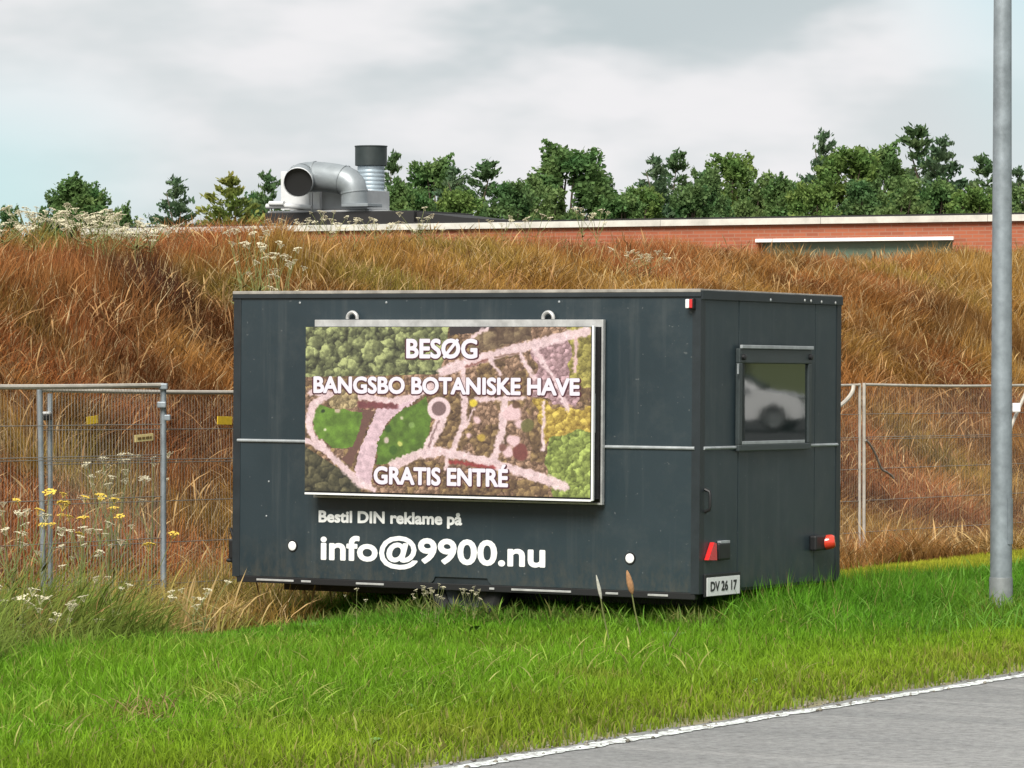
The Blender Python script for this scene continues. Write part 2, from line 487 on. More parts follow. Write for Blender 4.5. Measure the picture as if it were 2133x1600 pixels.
nt = M_line.node_tree; pb = nt.nodes['Principled BSDF']; pb.inputs['Roughness'].default_value = .7
tcn = nt.nodes.new('ShaderNodeTexCoord'); na, nb_ = noise_in(nt, tcn, 22, 5, .7), noise_in(nt, tcn, 2.2, 3)
rp = nt.nodes.new('ShaderNodeValToRGB'); rp.color_ramp.elements[0].position = .44; rp.color_ramp.elements[0].color = (.30, .295, .285, 1)
rp.color_ramp.elements[1].position = .57; rp.color_ramp.elements[1].color = (.74, .79, .76, 1)
nt.links.new(na.outputs['Fac'], rp.inputs['Fac']); nt.links.new(rp.outputs['Color'], pb.inputs['Base Color'])
# grit and small stones shed along the ragged road edge
n = 2600
gs_ = np.abs(RNG.normal(size=n)) * .11 + .01; gs_ = np.where(RNG.random(n) < .25, -.03 - .12 * RNG.random(n), gs_); gt_ = RNG.uniform(-8, 26, n)
gx_, gy_ = xy(gs_, gt_); gz_ = np.where(gs_ < .04, .002, ground_z(gx_, gy_)); r_ = .004 + .011 * RNG.random(n) ** 3
ov = np.array([(1, 0, 0), (0, 1, 0), (-1, 0, 0), (0, -1, 0), (0, 0, .7), (0, 0, -.7)]); of = np.array([(0, 1, 4), (1, 2, 4), (2, 3, 4), (3, 0, 4), (1, 0, 5), (2, 1, 5), (3, 2, 5), (0, 3, 5)])
V = np.stack((gx_, gy_, gz_ + r_ * .4), 1)[:, None, :] + ov[None] * (r_[:, None] * (.7 + .6 * RNG.random((n, 3))))[:, None, :]
gme = raw_mesh('grit', V.reshape(-1, 3), np.full(n * 8, 3), (np.arange(n)[:, None, None] * 6 + of[None]).ravel(), np.repeat(A3(.26, .24, .20)[None] * (.5 + 1.0 * RNG.random(n))[:, None], 6, 0))
tag(link('grit', gme, M_dry), 'loose grit and small stones along the road edge', 'grit', kind='stuff')
el = strip('edge_line', -.135, -.03, .004, M_line, -12, 30, .05, .035, .06)
tag(el, 'worn white edge line painted along the asphalt road', 'road marking', kind='structure')

# ---------------------------------------------------------------- grass
def visible(x, y, z, pad=550):
    px, py = project(x, y, z)
    return (px > -pad) & (px < 2133 + pad) & (py < 2000)
def scatter(s0, s1, t0, t1, dens, thin=.12, pad=450):
    n = int((s1 - s0) * (t1 - t0) * dens)
    s = s0 + (s1 - s0) * RNG.random(n); t = t0 + (t1 - t0) * RNG.random(n)
    x, y = xy(s, t)
    keep = visible(x, y, 0.0, pad) | (RNG.random(n) < thin)
    keep &= y > 8
    return x[keep], y[keep], s[keep], t[keep]
def cmix(a, b, f):
    return a[None, :] * (1 - f[:, None]) + b[None, :] * f[:, None]

# mown and unmown verge, s 0 .. 5.9
x, y, s, t = scatter(.04, 7.0, -9, 24, 2850, .06, 300)
k_ = (s < 5.95) | ((t > 3.6) & (t < 9.8) & (s < np.interp(t, [3.6, 5.6, 8.5], [5.9, 6.6, 7.0])))
x, y, s, t = x[k_], y[k_], s[k_], t[k_]
dn = fbm(x, y, .9, 3); d2 = fbm(x, y, .28, 4); d3 = fbm(x, y, 2.6, 5)
edge = np.clip(s / .8, 0, 1)
keep = RNG.random(len(x)) < np.clip(.10 + 1.3 * edge + .6 * (d2 - .5), 0, 1)
x, y, s, t, dn, d2, d3, edge = [q[keep] for q in (x, y, s, t, dn, d2, d3, edge)]
tall = np.clip((s - 1.3) / 1.6, 0, 1)
dry_r = np.clip((s - 3.7) / .7, 0, 1) * np.clip((t - 9.0) / 1.2, 0, 1)              # pale mown strip beyond the trailer
beyond = np.clip((t - 5.9) / 1.4, 0, 1)
h = (.06 + .04 * edge + tall * (.5 + dn) * (.055 + .14 * beyond * np.interp(t, [9.2, 10.6], [1, .6]) * np.where(t > 8.8, np.interp(s, [2.9, 3.9], [1, .25]), 1))) * (.55 + .9 * RNG.random(len(x))) * (.7 + .6 * d2)
near_side = np.clip((t - 3.8) / 1.0, 0, 1) * np.clip((7.6 - t) / .7, 0, 1) * np.clip((s - 1.8) / 1.2, 0, 1)
h = h * (1 - .48 * near_side)
h = np.where(dry_r > .5, np.minimum(h, .07 + .05 * RNG.random(len(x))), h)
g1, g2, g3, ye = A3(.152, .325, .015), A3(.245, .360, .020), A3(.080, .255, .018), A3(.44, .40, .035)
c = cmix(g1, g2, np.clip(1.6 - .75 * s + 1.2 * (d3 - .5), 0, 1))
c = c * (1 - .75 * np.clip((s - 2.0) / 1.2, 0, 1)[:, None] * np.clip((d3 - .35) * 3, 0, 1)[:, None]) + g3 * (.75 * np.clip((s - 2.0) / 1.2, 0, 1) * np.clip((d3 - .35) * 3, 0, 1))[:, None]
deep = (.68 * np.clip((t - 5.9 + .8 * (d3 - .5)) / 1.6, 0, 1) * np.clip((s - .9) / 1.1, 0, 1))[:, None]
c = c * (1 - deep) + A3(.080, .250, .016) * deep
old = (RNG.random(len(x)) < .05 + .28 * (1 - edge))[:, None]
c = np.where(old, A3(.33, .28, .10)[None], c)
c = c * (1 - dry_r[:, None] * .85) + ye * dry_r[:, None] * .85
patch = .72 + .56 * fbm(x, y, 1.7, 0) + .25 * (fbm(x, y, .45, 6) - .5)
c *= (patch * (.6 + .75 * RNG.random(len(x))))[:, None]
yl = np.clip((fbm(x, y, .7, 1) - .62) * 6, 0, 1)[:, None] * .45 * (1 - deep)
c = c * (1 - yl) + A3(.36, .34, .06) * yl
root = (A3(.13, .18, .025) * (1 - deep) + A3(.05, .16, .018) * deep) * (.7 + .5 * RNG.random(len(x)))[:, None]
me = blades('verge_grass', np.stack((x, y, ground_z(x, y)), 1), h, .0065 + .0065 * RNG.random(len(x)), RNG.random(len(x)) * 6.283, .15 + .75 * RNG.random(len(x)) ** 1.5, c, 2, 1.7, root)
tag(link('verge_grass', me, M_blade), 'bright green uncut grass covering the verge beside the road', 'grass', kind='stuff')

# longer green tussocks round the trailer and on the verge
x, y, s, t = scatter(.6, 5.6, -9, 22, 230, .1)
tn = fbm(x, y, .8, 6)
k_ = tn + .25 * np.clip((s - 1.5) / 2, 0, 1) > .50
x, y, s, t = x[k_], y[k_], s[k_], t[k_]
k_ = ~((s > 3.4) & (t > 9.0)); x, y, s, t = x[k_], y[k_], s[k_], t[k_]
n = len(x)
c = cmix(A3(.15, .31, .022), A3(.27, .37, .06), RNG.random(n)) * (.7 + .6 * RNG.random(n))[:, None]
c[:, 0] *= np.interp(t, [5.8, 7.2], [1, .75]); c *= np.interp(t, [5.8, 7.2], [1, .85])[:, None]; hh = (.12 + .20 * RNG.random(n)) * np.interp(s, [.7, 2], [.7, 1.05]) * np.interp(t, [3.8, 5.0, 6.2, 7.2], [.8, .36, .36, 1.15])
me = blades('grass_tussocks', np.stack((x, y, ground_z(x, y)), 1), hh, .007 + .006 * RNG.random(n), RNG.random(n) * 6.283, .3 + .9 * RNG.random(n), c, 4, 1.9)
tag(link('grass_tussocks', me, M_blade), 'longer bent green grass blades standing above the verge', 'grass', kind='stuff')

# pale bent stalks and dead clumps scattered through the verge
cx, cy = [], []
for px, py, m, sp_ in ((300, 1520, 110, .10), (480, 1500, 60, .18), (560, 1480, 80, .22), (640, 1440, 40, .25), (880, 1430, 70, .25), (960, 1430, 60, .22), (1090, 1400, 50, .25), (1290, 1400, 40, .25), (150, 1560, 70, .3), (1700, 1330, 50, .3), (1950, 1300, 50, .3), (2080, 1290, 40, .25), (1480, 1400, 30, .3), (760, 1530, 40, .3), (420, 1400, 40, .3)):
    D = 2.0 * F / (py - 700); q = at_depth(px, py, D); cx.append(q[0] + RNG.normal(size=m) * sp_); cy.append(q[1] + RNG.normal(size=m) * sp_ * 2.2)
x, y = np.concatenate(cx), np.concatenate(cy); n = len(x); dead = np.arange(n) < 110
c = cmix(A3(.34, .40, .08), A3(.45, .43, .15), RNG.random(n)) * (.6 + .6 * RNG.random(n))[:, None]
c[dead] = cmix(A3(.20, .12, .05), A3(.40, .30, .14), RNG.random(110))
me = blades('bent_stalks', np.stack((x, y, ground_z(x, y)), 1), .12 + .16 * RNG.random(n), .008 + .007 * RNG.random(n), RNG.random(n) * 6.283, .5 + .9 * RNG.random(n), c, 5, 2.0)
tag(link('bent_stalks', me, M_blade), 'pale yellowish bent stalks and a dead clump in the verge', 'grass', kind='stuff')

# weeds growing up against the lower edge of the trailer
n = 2600; s = RNG.uniform(2.8, 6.7, n); t = np.interp(s, [2.94, 6.65], [6.94, 6.74]) + RNG.normal(size=n) * .16 + .02
x, y = xy(s, t); k_ = fbm(x, y, .35, 2) > .42; x, y = x[k_], y[k_]; n = len(x)
c = cmix(A3(.11, .19, .03), A3(.26, .25, .08), RNG.random(n) ** 2) * (.6 + .6 * RNG.random(n))[:, None]
me = blades('base_weeds', np.stack((x, y, ground_z(x, y)), 1), .10 + .17 * RNG.random(n), .008 + .010 * RNG.random(n), RNG.random(n) * 6.283, .2 + .9 * RNG.random(n), c, 4, 1.8)
tag(link('base_weeds', me, M_blade), 'ragged weeds growing against the lower edge of the trailer', 'weeds', kind='stuff')

# dry straw-brown grass of the bank, lodged in swirls
def bank(s0, s1, t0, t1, dens, hmul, pad=450, thin=.1, k=3):
    x, y, s, t = scatter(s0, s1, t0, t1, dens, thin, pad)
    k_ = s > np.interp(t, [2.5, 5.6, 8.5, 9.3], [5.25, 6.45, 6.8, 5.75]) + np.where(t > 9.3, .9, 1.7) * (fbm(x, y, 1.0, 6) - .5); x, y, s, t = x[k_], y[k_], s[k_], t[k_]; n = len(x)
    a, b, cc = fbm(x, y, 2.4, 2), fbm(x, y, .75, 3), fbm(x, y, .32, 4)
    clump = np.clip((fbm(x, y, .55, 5) - .25) * 2.0, 0, 1)
    hgt = (.15 + .16 * b + .26 * clump ** 1.5) * (.6 + .7 * RNG.random(n)) * hmul * np.interp(s, [5.4, 6.2, 8, 14, 16], [.55, 1.0, 1.0, .85, .8])
    ang = 6.283 * (a * 1.5 + .9 * b) + (RNG.random(n) - .5) * 4.4
    lean = np.clip(.25 + 1.5 * (fbm(x, y, 1.1, 6) - .3) + .35 * (RNG.random(n) - .5), .12, 1.5)
    lean = np.where(s > 13.6, lean * .55, lean)
    gold, rust, dark, oliv = A3(.41, .24, .062), A3(.37, .145, .050), A3(.12, .048, .018), A3(.19, .22, .04)
    c = cmix(gold, rust, np.clip((fbm(x, y, 2.4, 5) - .36) * 4.5, 0, 1))
    c = c * (1 - .7 * np.clip((fbm(x, y, .9, 7) - .51) * 6, 0, 1)[:, None]) + dark * (.7 * np.clip((fbm(x, y, .9, 7) - .51) * 6, 0, 1))[:, None]
    green = np.clip((fbm(x, y, 2.0, 1) - .63) * 5, 0, 1) * .6
    green = np.maximum(green, np.clip((7.2 - s) / 1.2, 0, 1) * np.clip((9.5 - t) / 4, .25, 1) * .85)
    c = c * (1 - green[:, None]) + oliv * green[:, None]
    # a stand of dark docks near the top on the left
    dx0, dy0 = on_s(300, 13.0); dock = np.exp(-(((x - dx0) / .55) ** 2 + ((y - dy0) / .8) ** 2))
    dock = np.clip(dock * 1.4, 0, 1); c = c * (1 - .85 * dock[:, None]) + A3(.055, .022, .015) * (.85 * dock)[:, None]
    hgt = hgt * (1 + .25 * dock); lean = lean * (1 - .6 * dock)
    c *= (.6 + .75 * RNG.random(n))[:, None]
    pale = RNG.random(n) < .06
    c[pale] = A3(.62, .48, .27) * (.8 + .4 * RNG.random(pale.sum()))[:, None]
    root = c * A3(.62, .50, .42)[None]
    return blades('dry_bank_grass', np.stack((x, y, ground_z(x, y)), 1), hgt, (.0055 + .006 * RNG.random(n)), ang, lean, c, k, 1.7, root)
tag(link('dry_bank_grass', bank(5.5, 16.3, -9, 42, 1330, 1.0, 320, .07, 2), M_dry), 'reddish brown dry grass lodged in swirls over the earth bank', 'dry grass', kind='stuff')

# feathery seed plumes over the dry grass
x, y, s, t = scatter(6.0, 16.0, -9, 42, 60, .05, 300)
n = len(x); pn = fbm(x, y, 1.4, 1)
c = cmix(A3(.36, .19, .08), A3(.50, .36, .16), np.clip(pn * 1.6 - .4 + .5 * (RNG.random(n) - .5), 0, 1)) * (.6 + .7 * RNG.random(n))[:, None]
me = blades('seed_plumes', np.stack((x, y, ground_z(x, y)), 1), (.30 + .28 * RNG.random(n)) * np.interp(s, [6, 8, 14, 16], [1.1, 1.0, .85, .8]), .011 + .008 * RNG.random(n), RNG.random(n) * 6.283, .2 + .9 * RNG.random(n), c, 4, 1.8, None, [.3, .26, .5, 1.0])
tag(link('seed_plumes', me, M_dry), 'feathery tan seed plumes standing over the dry bank grass', 'seed heads', kind='stuff')

# mixed green and straw weeds at the foot of the bank to the left of the trailer
x, y, s, t = scatter(4.2, 8.2, -9, 9.5, 1150, .06, 250)
wb = np.interp(t, [1.0, 2.5, 5.6, 8.5], [4.85, 5.0, 6.15, 6.7])
k_ = s > wb + 1.7 * (fbm(x, y, .9, 3) - .5)
wb = wb[k_]
x, y, s, t = x[k_], y[k_], s[k_], t[k_]
n = len(x); f = np.clip((s - wb + .3) / 1.1, 0, 1)
gn = fbm(x, y, .8, 2); gr = np.clip(np.clip(1.45 - .27 * (t - 1.5), .05, 1) + 2.0 * (gn - .5) + .6 * np.clip((wb + .6 - s) / .8, 0, 1), 0, 1)
c = cmix(A3(.38, .275, .085), A3(.165, .225, .04), gr) * (.6 + .8 * RNG.random(n))[:, None]
h = (.16 + .58 * RNG.random(n) ** 1.3) * (.34 + .8 * f) * (.7 + .6 * gn)
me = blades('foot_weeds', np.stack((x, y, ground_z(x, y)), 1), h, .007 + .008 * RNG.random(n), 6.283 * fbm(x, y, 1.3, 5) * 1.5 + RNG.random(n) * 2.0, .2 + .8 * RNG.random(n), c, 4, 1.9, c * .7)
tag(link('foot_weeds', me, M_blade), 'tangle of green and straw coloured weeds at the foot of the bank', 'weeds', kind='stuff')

# ---------------------------------------------------------------- the trailer
TL, TW, TH = 3.717, 2.132, 2.0
_R = Matrix.Rotation(-.5302, 4, 'Z') @ Matrix.Rotation(-.0117, 4, 'X') @ Matrix.Rotation(.0014, 4, 'Y')
T_M = Matrix.Translation((1.2311, 25.962, .2918)) @ _R            # local frame: origin at the lower near corner, x along the long side (negative to the left), y into the end
T_I = T_M.inverted()
def loc_pt(px, py, axis, c):
    o = T_I @ Vector((0, 0, CAMZ)); d = (T_I.to_3x3() @ Vector(ray(px, py)))
    i = 'xyz'.index(axis); k = (c - o[i]) / d[i]
    return o + d * k
def side(px, py, c=0.0): p = loc_pt(px, py, 'y', c); return p.x, p.z
def end(px, py, c=0.0): p = loc_pt(px, py, 'x', c); return p.y, p.z
OFF = Vector((-TL / 2, TW / 2, -.30))                             # the thing's base: ground under its middle
trailer = thing('advertising_trailer', 'dark slate box trailer carrying a lit advertising screen, parked on the grass verge', 'trailer')
trailer.matrix_world = T_M @ Matrix.Translation(OFF)
def tp(o):
    """hang a part built in the corner frame on the trailer"""
    o.data.transform(Matrix.Translation(-OFF)); o.parent = trailer
    return o
def tsub(o, parent):
    o.data.transform(Matrix.Translation(-OFF)); o.parent = parent
    return o
BZ = .9663
tp(box('body', (-TL + .012, -.012, .012, TW - .012, .0, TH - .004), M_trim, bev=0))
# side skins, each a sheet above and below the bead; the lower near one has a wheel cut-out
ax0, az0 = side(903, 1216); ax1, _ = side(1018, 1220)
def lower_panel(y0, y1):
    xl, xr = -TL + .035, -.035
    poly = [(xl, .012), (ax0 - .02, .012), (ax0, .03), (ax0 + .012, .055), (ax1 - .012, .055), (ax1, .03), (ax1 + .02, .012), (xr, .012), (xr, BZ - .006), (xl, BZ - .006)]
    return prism('side_panel', poly, 'y', y0, y1, M_panel)
tp(lower_panel(0, .0115)); tp(box('side_panel', (-TL + .035, -.035, 0, .0115, BZ + .006, TH - .03), M_panel, bev=.002))
tp(lower_panel(TW - .0115, TW)); tp(box('side_panel', (-TL + .035, -.035, TW - .0115, TW, BZ + .006, TH - .03), M_panel, bev=.002))
for z0, z1 in ((.012, BZ - .006), (BZ + .006, TH - .03)):
    tp(box('front_panel', (-TL, -TL + .0115, .04, TW - .04, z0, z1), M_panel, bev=.002))
# rear end: two fixed strips and the door leaf
dy0 = end(1537, 1000)[0]; dy1 = end(1696, 1000)[0]
for a, b in ((.04, dy0 - .004), (dy1 + .004, TW - .04)):
    tp(box('end_panel', (-.0115, 0, a, b, .012, BZ - .006), M_panel, bev=.002)); tp(box('end_panel', (-.0115, 0, a, b, BZ + .006, TH - .05), M_panel, bev=.002))
door = tp(box('door', (-.0115, .001, dy0 + .003, dy1 - .003, .02, TH - .05), M_panel, bev=.002))
# bead along the seam
tp(tube('seam_bead', [(-TL + .035, -.004, BZ), (-.035, -.004, BZ)], .011, M_bluegrey, seg=8))
tp(tube('seam_bead', [(-TL + .035, TW + .004, BZ), (-.035, TW + .004, BZ)], .011, M_bluegrey, seg=8))
tp(tube('seam_bead', [(-TL - .004, .04, BZ), (-TL - .004, TW - .04, BZ)], .011, M_bluegrey, seg=8))
wy0, wz1 = end(1540, 722, .03); wy1, _ = end(1690, 722, .03); _, wz0 = end(1550, 940, .03)
tp(tube('seam_bead', [(.004, .05, BZ), (.004, wy0 + .01, BZ)], .011, M_bluegrey, seg=8))
tp(tube('seam_bead', [(.004, wy1 + .01, BZ), (.004, TW - .05, BZ)], .011, M_bluegrey, seg=8))
# corner posts and roof rails
def corner(x, y, sx, sy):
    w, th = .058, .005
    poly = [(x + sx * .004, y + sy * .004), (x - sx * w, y + sy * .004), (x - sx * w, y - sy * th), (x - sx * .008, y - sy * th), (x - sx * .008, y - sy * w * 1.1), (x + sx * .004, y - sy * w * 1.1)]
    tp(prism('corner_trim', poly, 'z', .004, TH - .004, M_trim))
corner(0, 0, 1, -1); corner(-TL, 0, -1, -1); corner(0, TW, 1, 1); corner(-TL, TW, -1, 1)
rf = tp(box('roof', (-TL - .010, .004, -.012, TW + .012, TH - .002, TH + .020), M_roofedge, bev=.004))
for y0, y1 in ((-.014, -.001), (TW + .001, TW + .014)):
    tsub(box('roof_rail', (-TL - .008, .008, y0, y1, TH - .032, TH - .004), M_trim, bev=.003), rf)
for x0, x1 in ((.0055, .016), (-TL - .016, -TL - .0055)):
    tsub(box('roof_rail', (x0, x1, -.006, TW + .006, TH - .05, TH + .010), M_trim, bev=.003), rf)
def dome(name, p, axis, r, m, flat=.5, seg=10):
    bm = bmesh.new(); bmesh.ops.create_uvsphere(bm, u_segments=seg, v_segments=6, radius=r)
    for v in bm.verts:
        c_ = list(v.co); c_['xyz'.index(axis)] *= flat; v.co = Vector(c_) + Vector(p)
    return link(name, mesh_from(bm, name, True), m)
for px in (625, 805, 1165):
    x0, z0 = side(px, 631 - (px - 625) * .004)
    tp(dome('bolt', (x0, -.002, z0), 'y', .009, M_bluegrey))
for px, py in ((1606, 625), (1677, 626), (1690, 627), (1712, 629), (1741, 631)):
    y0, z0 = end(px, py, .018)
    tp(dome('bolt', (.016, y0, z0), 'x', .011, M_alu if px > 1650 else M_bluegrey))
for px, py in ((555, 1075), (560, 1003)):
    x0, z0 = side(px, py); tp(dome('bolt', (x0, -.001, z0), 'y', .007, M_bluegrey))
# lower edge rail: short pale strips along a dark length
tp(box('sill_rail', (-TL + .03, -.03, .001, .05, -.035, .010), M_black, bev=.004))
for a, b in ((535, 612), (628, 648), (742, 800), (1020, 1030), (1066, 1190), (1262, 1288), (1350, 1392)):
    xa, _ = side(a, 1205); xb, _ = side(b, 1215)
    tp(box('pale_strip', (xa, xb, -.006, .0005, -.020, -.006), M_alu, bev=.002))
# running gear, mostly lost in the grass
tp(box('chassis_beam', (-TL + .2, -.2, .35, .41, -.10, -.001), M_black)); tp(box('chassis_beam', (-TL + .2, -.2, TW - .41, TW - .35, -.10, -.001), M_black))
wx = (ax0 + ax1) / 2
tp(tube('axle', [(wx, .2, -.02), (wx, TW - .2, -.02)], .03, M_black, seg=10))
def ring_profile(cx, cy, cz, prof, seg=28):
    bm = bmesh.new(); rings = []
    for k in range(seg):
        a = 2 * math.pi * k / seg
        rings.append([bm.verts.new((cx + r * math.cos(a), cy + y_, cz + r * math.sin(a))) for r, y_ in prof])
    for k in range(seg):
        A, B = rings[k], rings[(k + 1) % seg]
        for i in range(len(prof) - 1):
            bm.faces.new((A[i], A[i + 1], B[i + 1], B[i]))
    return bm
for yc, sgn in ((.13, -1), (TW - .13, 1)):
    ty = ring_profile(wx, yc, -.02, [(.17, -.07), (.25, -.085), (.28, -.06), (.285, 0), (.28, .06), (.25, .085), (.17, .07), (.17, -.07)])
    wh = tp(link('wheel', mesh_from(ty, 'wheel', True), M_rubber))
    rm = ring_profile(wx, yc, -.02, [(.168, sgn * .055), (.15, sgn * .05), (.10, sgn * .03), (.05, sgn * .045), (.001, sgn * .045)])
    tsub(link('rim', mesh_from(rm, 'rim', True), M_trim), wh)
for x0, y0 in ((-.6, .8), (-.6, TW - .5), (-TL + .8, .8), (-TL + .8, TW - .5)):
    gx, gy, _ = T_M @ Vector((x0, y0, 0)); gz = float(ground_z(gx, gy)) - (T_M @ Vector((x0, y0, 0))).z
    tp(box('corner_steady', (x0 - .025, x0 + .025, y0 - .025, y0 + .025, gz - .01, -.002), M_black)); tp(box('steady_foot', (x0 - .07, x0 + .07, y0 - .07, y0 + .07, gz - .015, gz + .012), M_black))
# coupling latch and lamp bracket that stick out past the front end
lx_, lz_ = side(466, 1150, .03)
tp(box('coupling_cover', (-TL - .075, -TL - .012, .05, .14, lz_ - .05, lz_ + .09), M_black, bev=.012))
tp(tube('bracket_arm', [(-TL - .012, .09, lz_ - .07), (-TL - .11, .09, lz_ - .06)], .013, M_black)); tp(tube('bracket_arm', [(-TL - .05, .09, lz_ + .07), (-TL - .085, .09, lz_ + .17)], .010, M_black))
# grab handles on the two rear corners
def handle(y, z0, z1, x):
    pts = [(x, y, z0), (x + .035, y, z0 + .015), (x + .04, y, z0 + .035), (x + .04, y, z1 - .035), (x + .035, y, z1 - .015), (x, y, z1)]
    return tube('grab_handle', pts, .011, M_black, seg=8)
hy, hz = end(1473, 1040, .02); tp(handle(hy, hz - .085, hz + .065, .002))
_, hz = end(1750, 1025, .0)
tp(tube('grab_handle', [(-.03, TW + .004, hz - .075), (-.02, TW + .036, hz - .055), (-.02, TW + .04, hz), (-.02, TW + .036, hz + .05), (-.03, TW + .004, hz + .07)], .011, M_black, seg=8))
tp(box('handle_plate', (-.045, -.030, TW + .003, TW + .012, hz - .045, hz + .035), M_bluegrey))
# reflectors and marker lamp on the long side
for px, py in ((610, 1137), (1313, 1163)):
    x0, z0 = side(px, py)
    bm = bmesh.new(); tube_geo(bm, [(x0, -.012, z0), (x0, -.010, z0), (x0, -.0005, z0)], [.026, .032, .032], 20)
    r_ = tp(link('round_reflector', mesh_from(bm, 'round_reflector', True), M_white)); r_['label'] = 'round white reflector'
    bm = bmesh.new(); tube_geo(bm, [(x0, -.007, z0), (x0, .0005, z0)], [.040, .041], 20)
    tsub(link('reflector_surround', mesh_from(bm, 'reflector_surround', True), M_black), r_)
x0, z0 = side(1443, 633)
ml = tp(box('marker_lamp', (x0 - .026, x0 + .026, -.045, -.005, z0 - .036, z0 + .036), M_black, bev=.006))
tsub(box('white_lens', (x0 - .024, x0 + .002, -.062, -.046, z0 - .030, z0 + .030), M_white, bev=.006), ml)
tsub(box('red_lens', (x0 + .004, x0 + .024, -.060, -.046, z0 - .030, z0 + .030), M_red, bev=.006), ml)
# tail lamps: left one a triangular reflector beside a dark housing, right one a red drum on a dark mount
def lamp_box(name, px0, px1, py0, py1, x0, x1, m, bev=.008, parent=None):
    a, zt = end(px0, py0, x1); b, zb = end(px1, py1, x1)
    o = box(name, (x0, x1, a, b, zb, zt), m, bev=bev)
    return tsub(o, parent) if parent else tp(o)
tl = lamp_box('tail_lamp', 1499, 1522, 1131, 1166, .001, .032, M_black, .012)
a0 = [end(1476, 1167, .036), end(1494, 1167, .036), end(1493, 1132, .036), end(1488, 1130, .036)]
o = prism('triangle_reflector', a0, 'x', .003, .036, M_red, bev=.0); tp(o); o['label'] = 'red triangular reflector beside the left tail lamp'
lamp_box('lamp_hood', 1502, 1521, 1127, 1131, .002, .03, M_bluegrey, .002, tl)
tr_ = lamp_box('tail_lamp', 1700, 1722, 1116, 1146, .001, .055, M_black, .012)
yc, zc_ = end(1726, 1129, .06)
bm = bmesh.new(); tube_geo(bm, [(.012, yc - .02, zc_ - .012), (.03, yc - .012, zc_ - .006), (.085, yc + .012, zc_ + .004), (.10, yc + .018, zc_ + .006)], [.045, .053, .050, .038], 18)
tsub(link('red_lens', mesh_from(bm, 'red_lens', True), M_orange), tr_)

# ---- writing: text turned into thin meshes
def mesh_co(me):
    a = np.zeros(len(me.vertices) * 3); me.vertices.foreach_get('co', a); return a.reshape(-1, 3)
def text_mesh(body, bold=0.0):
    cu = bpy.data.curves.new('lettering', 'FONT'); cu.body = body; cu.offset = bold; cu.resolution_u = 4
    o = bpy.data.objects.new('lettering', cu); COL.objects.link(o)
    dg = bpy.context.evaluated_depsgraph_get(); me = bpy.data.meshes.new_from_object(o.evaluated_get(dg))
    bpy.data.objects.remove(o); bpy.data.curves.remove(cu)
    return me
def glyphs(me):
    """connected pieces of a text mesh, joined to letters where their widths overlap (dots, accents, counters)"""
    n = len(me.vertices); par = list(range(n))
    def find(i):
        while par[i] != i:
            par[i] = par[par[i]]; i = par[i]
        return i
    for p in me.polygons:
        v = list(p.vertices)
        for q in v[1:]: par[find(q)] = find(v[0])
    co = mesh_co(me); grp = {}
    for i in range(n): grp.setdefault(find(i), set()).add(i)
    gl_ = [[co[list(v), 0].min(), co[list(v), 0].max(), v] for v in grp.values()]
    gl_.sort(key=lambda g_: g_[0]); outg = []
    for a, b, v in gl_:
        for g_ in outg:
            ov = min(b, g_[1]) - max(a, g_[0])
            if ov > .5 * min(b - a, g_[1] - g_[0]):
                g_[0], g_[1] = min(a, g_[0]), max(b, g_[1]); g_[2] |= v; break
        else: outg.append([a, b, set(v)])
    res = []
    for a, b, v in outg:
        fs = [list(p.vertices) for p in me.polygons if p.vertices[0] in v]
        ids = sorted(v); mp = {q: k for k, q in enumerate(ids)}
        res.append((co[ids], [[mp[q] for q in f] for f in fs]))
    return res, co
def lettering(name, body, p0, p1, cap, face, m, bold=.02, capref='H', depth=0.0, fat=0.0):
    """one flat mesh per letter, baseline from p0 to p1 in the (horizontal, z) plane of a wall; face maps (u, z, d) to 3-D;
    fat (metres) thickens the strokes by layered shifts a fraction of a millimetre apart"""
    me = text_mesh(body, bold); gs, co = glyphs(me)
    ref = mesh_co(text_mesh(capref, bold))
    base = ref[:, 1].min(); sc = (cap - 2 * fat) / (ref[:, 1].max() - base)
    x0, x1 = co[:, 0].min(), co[:, 0].max()
    du, dz = p1[0] - p0[0], p1[1] - p0[1]; k = (abs(du) - 2 * fat) / abs(du)
    shifts = [(0, 0)] + ([(math.cos(a) * fat, math.sin(a) * fat) for a in np.arange(10) * 2 * math.pi / 10] if fat else [])
    res = []
    for c_, fs in gs:
        V, Fc = [], []
        for q, (ox, oz) in enumerate(shifts):
            o0 = len(V)
            for vx, vy, _ in c_:
                f = (vx - x0) / (x1 - x0)
                V.append(face(p0[0] + math.copysign(fat, du) + du * k * f + ox, p0[1] + dz * f + fat + (vy - base) * sc + oz, depth + .00012 * q))
            Fc += [[i + o0 for i in f] for f in fs]
        m2 = bpy.data.meshes.new(name); m2.from_pydata(V, [], Fc); m2.update()
        res.append(link(name, m2, m))
    return res
def joined(objs, name):
    bm = bmesh.new()
    for o in objs: bm.from_mesh(o.data)
    m_ = objs[0].data.materials[0]; me = bpy.data.meshes.new(name); bm.to_mesh(me); bm.free()
    for o in objs:
        bpy.data.objects.remove(o)
    o = link(name, me, m_); o['kind'] = 'stuff'
    return o
side_face = lambda d0: (lambda u, z, d: (u, d0 - d, z))
end_face = lambda d0: (lambda u, z, d: (d0 + d, u, z))
for o in lettering('letter', 'Bestil DIN reklame på', side(664, 1088), side(963, 1094.5), .084, side_face(-.002), M_white, .006, 'H', 0, .0040): tp(o)
for o in lettering('letter', 'info@9900.nu', side(668, 1167), side(1136, 1183.5), .178, side_face(-.002), M_white, .008, '9', 0, .0060): tp(o)

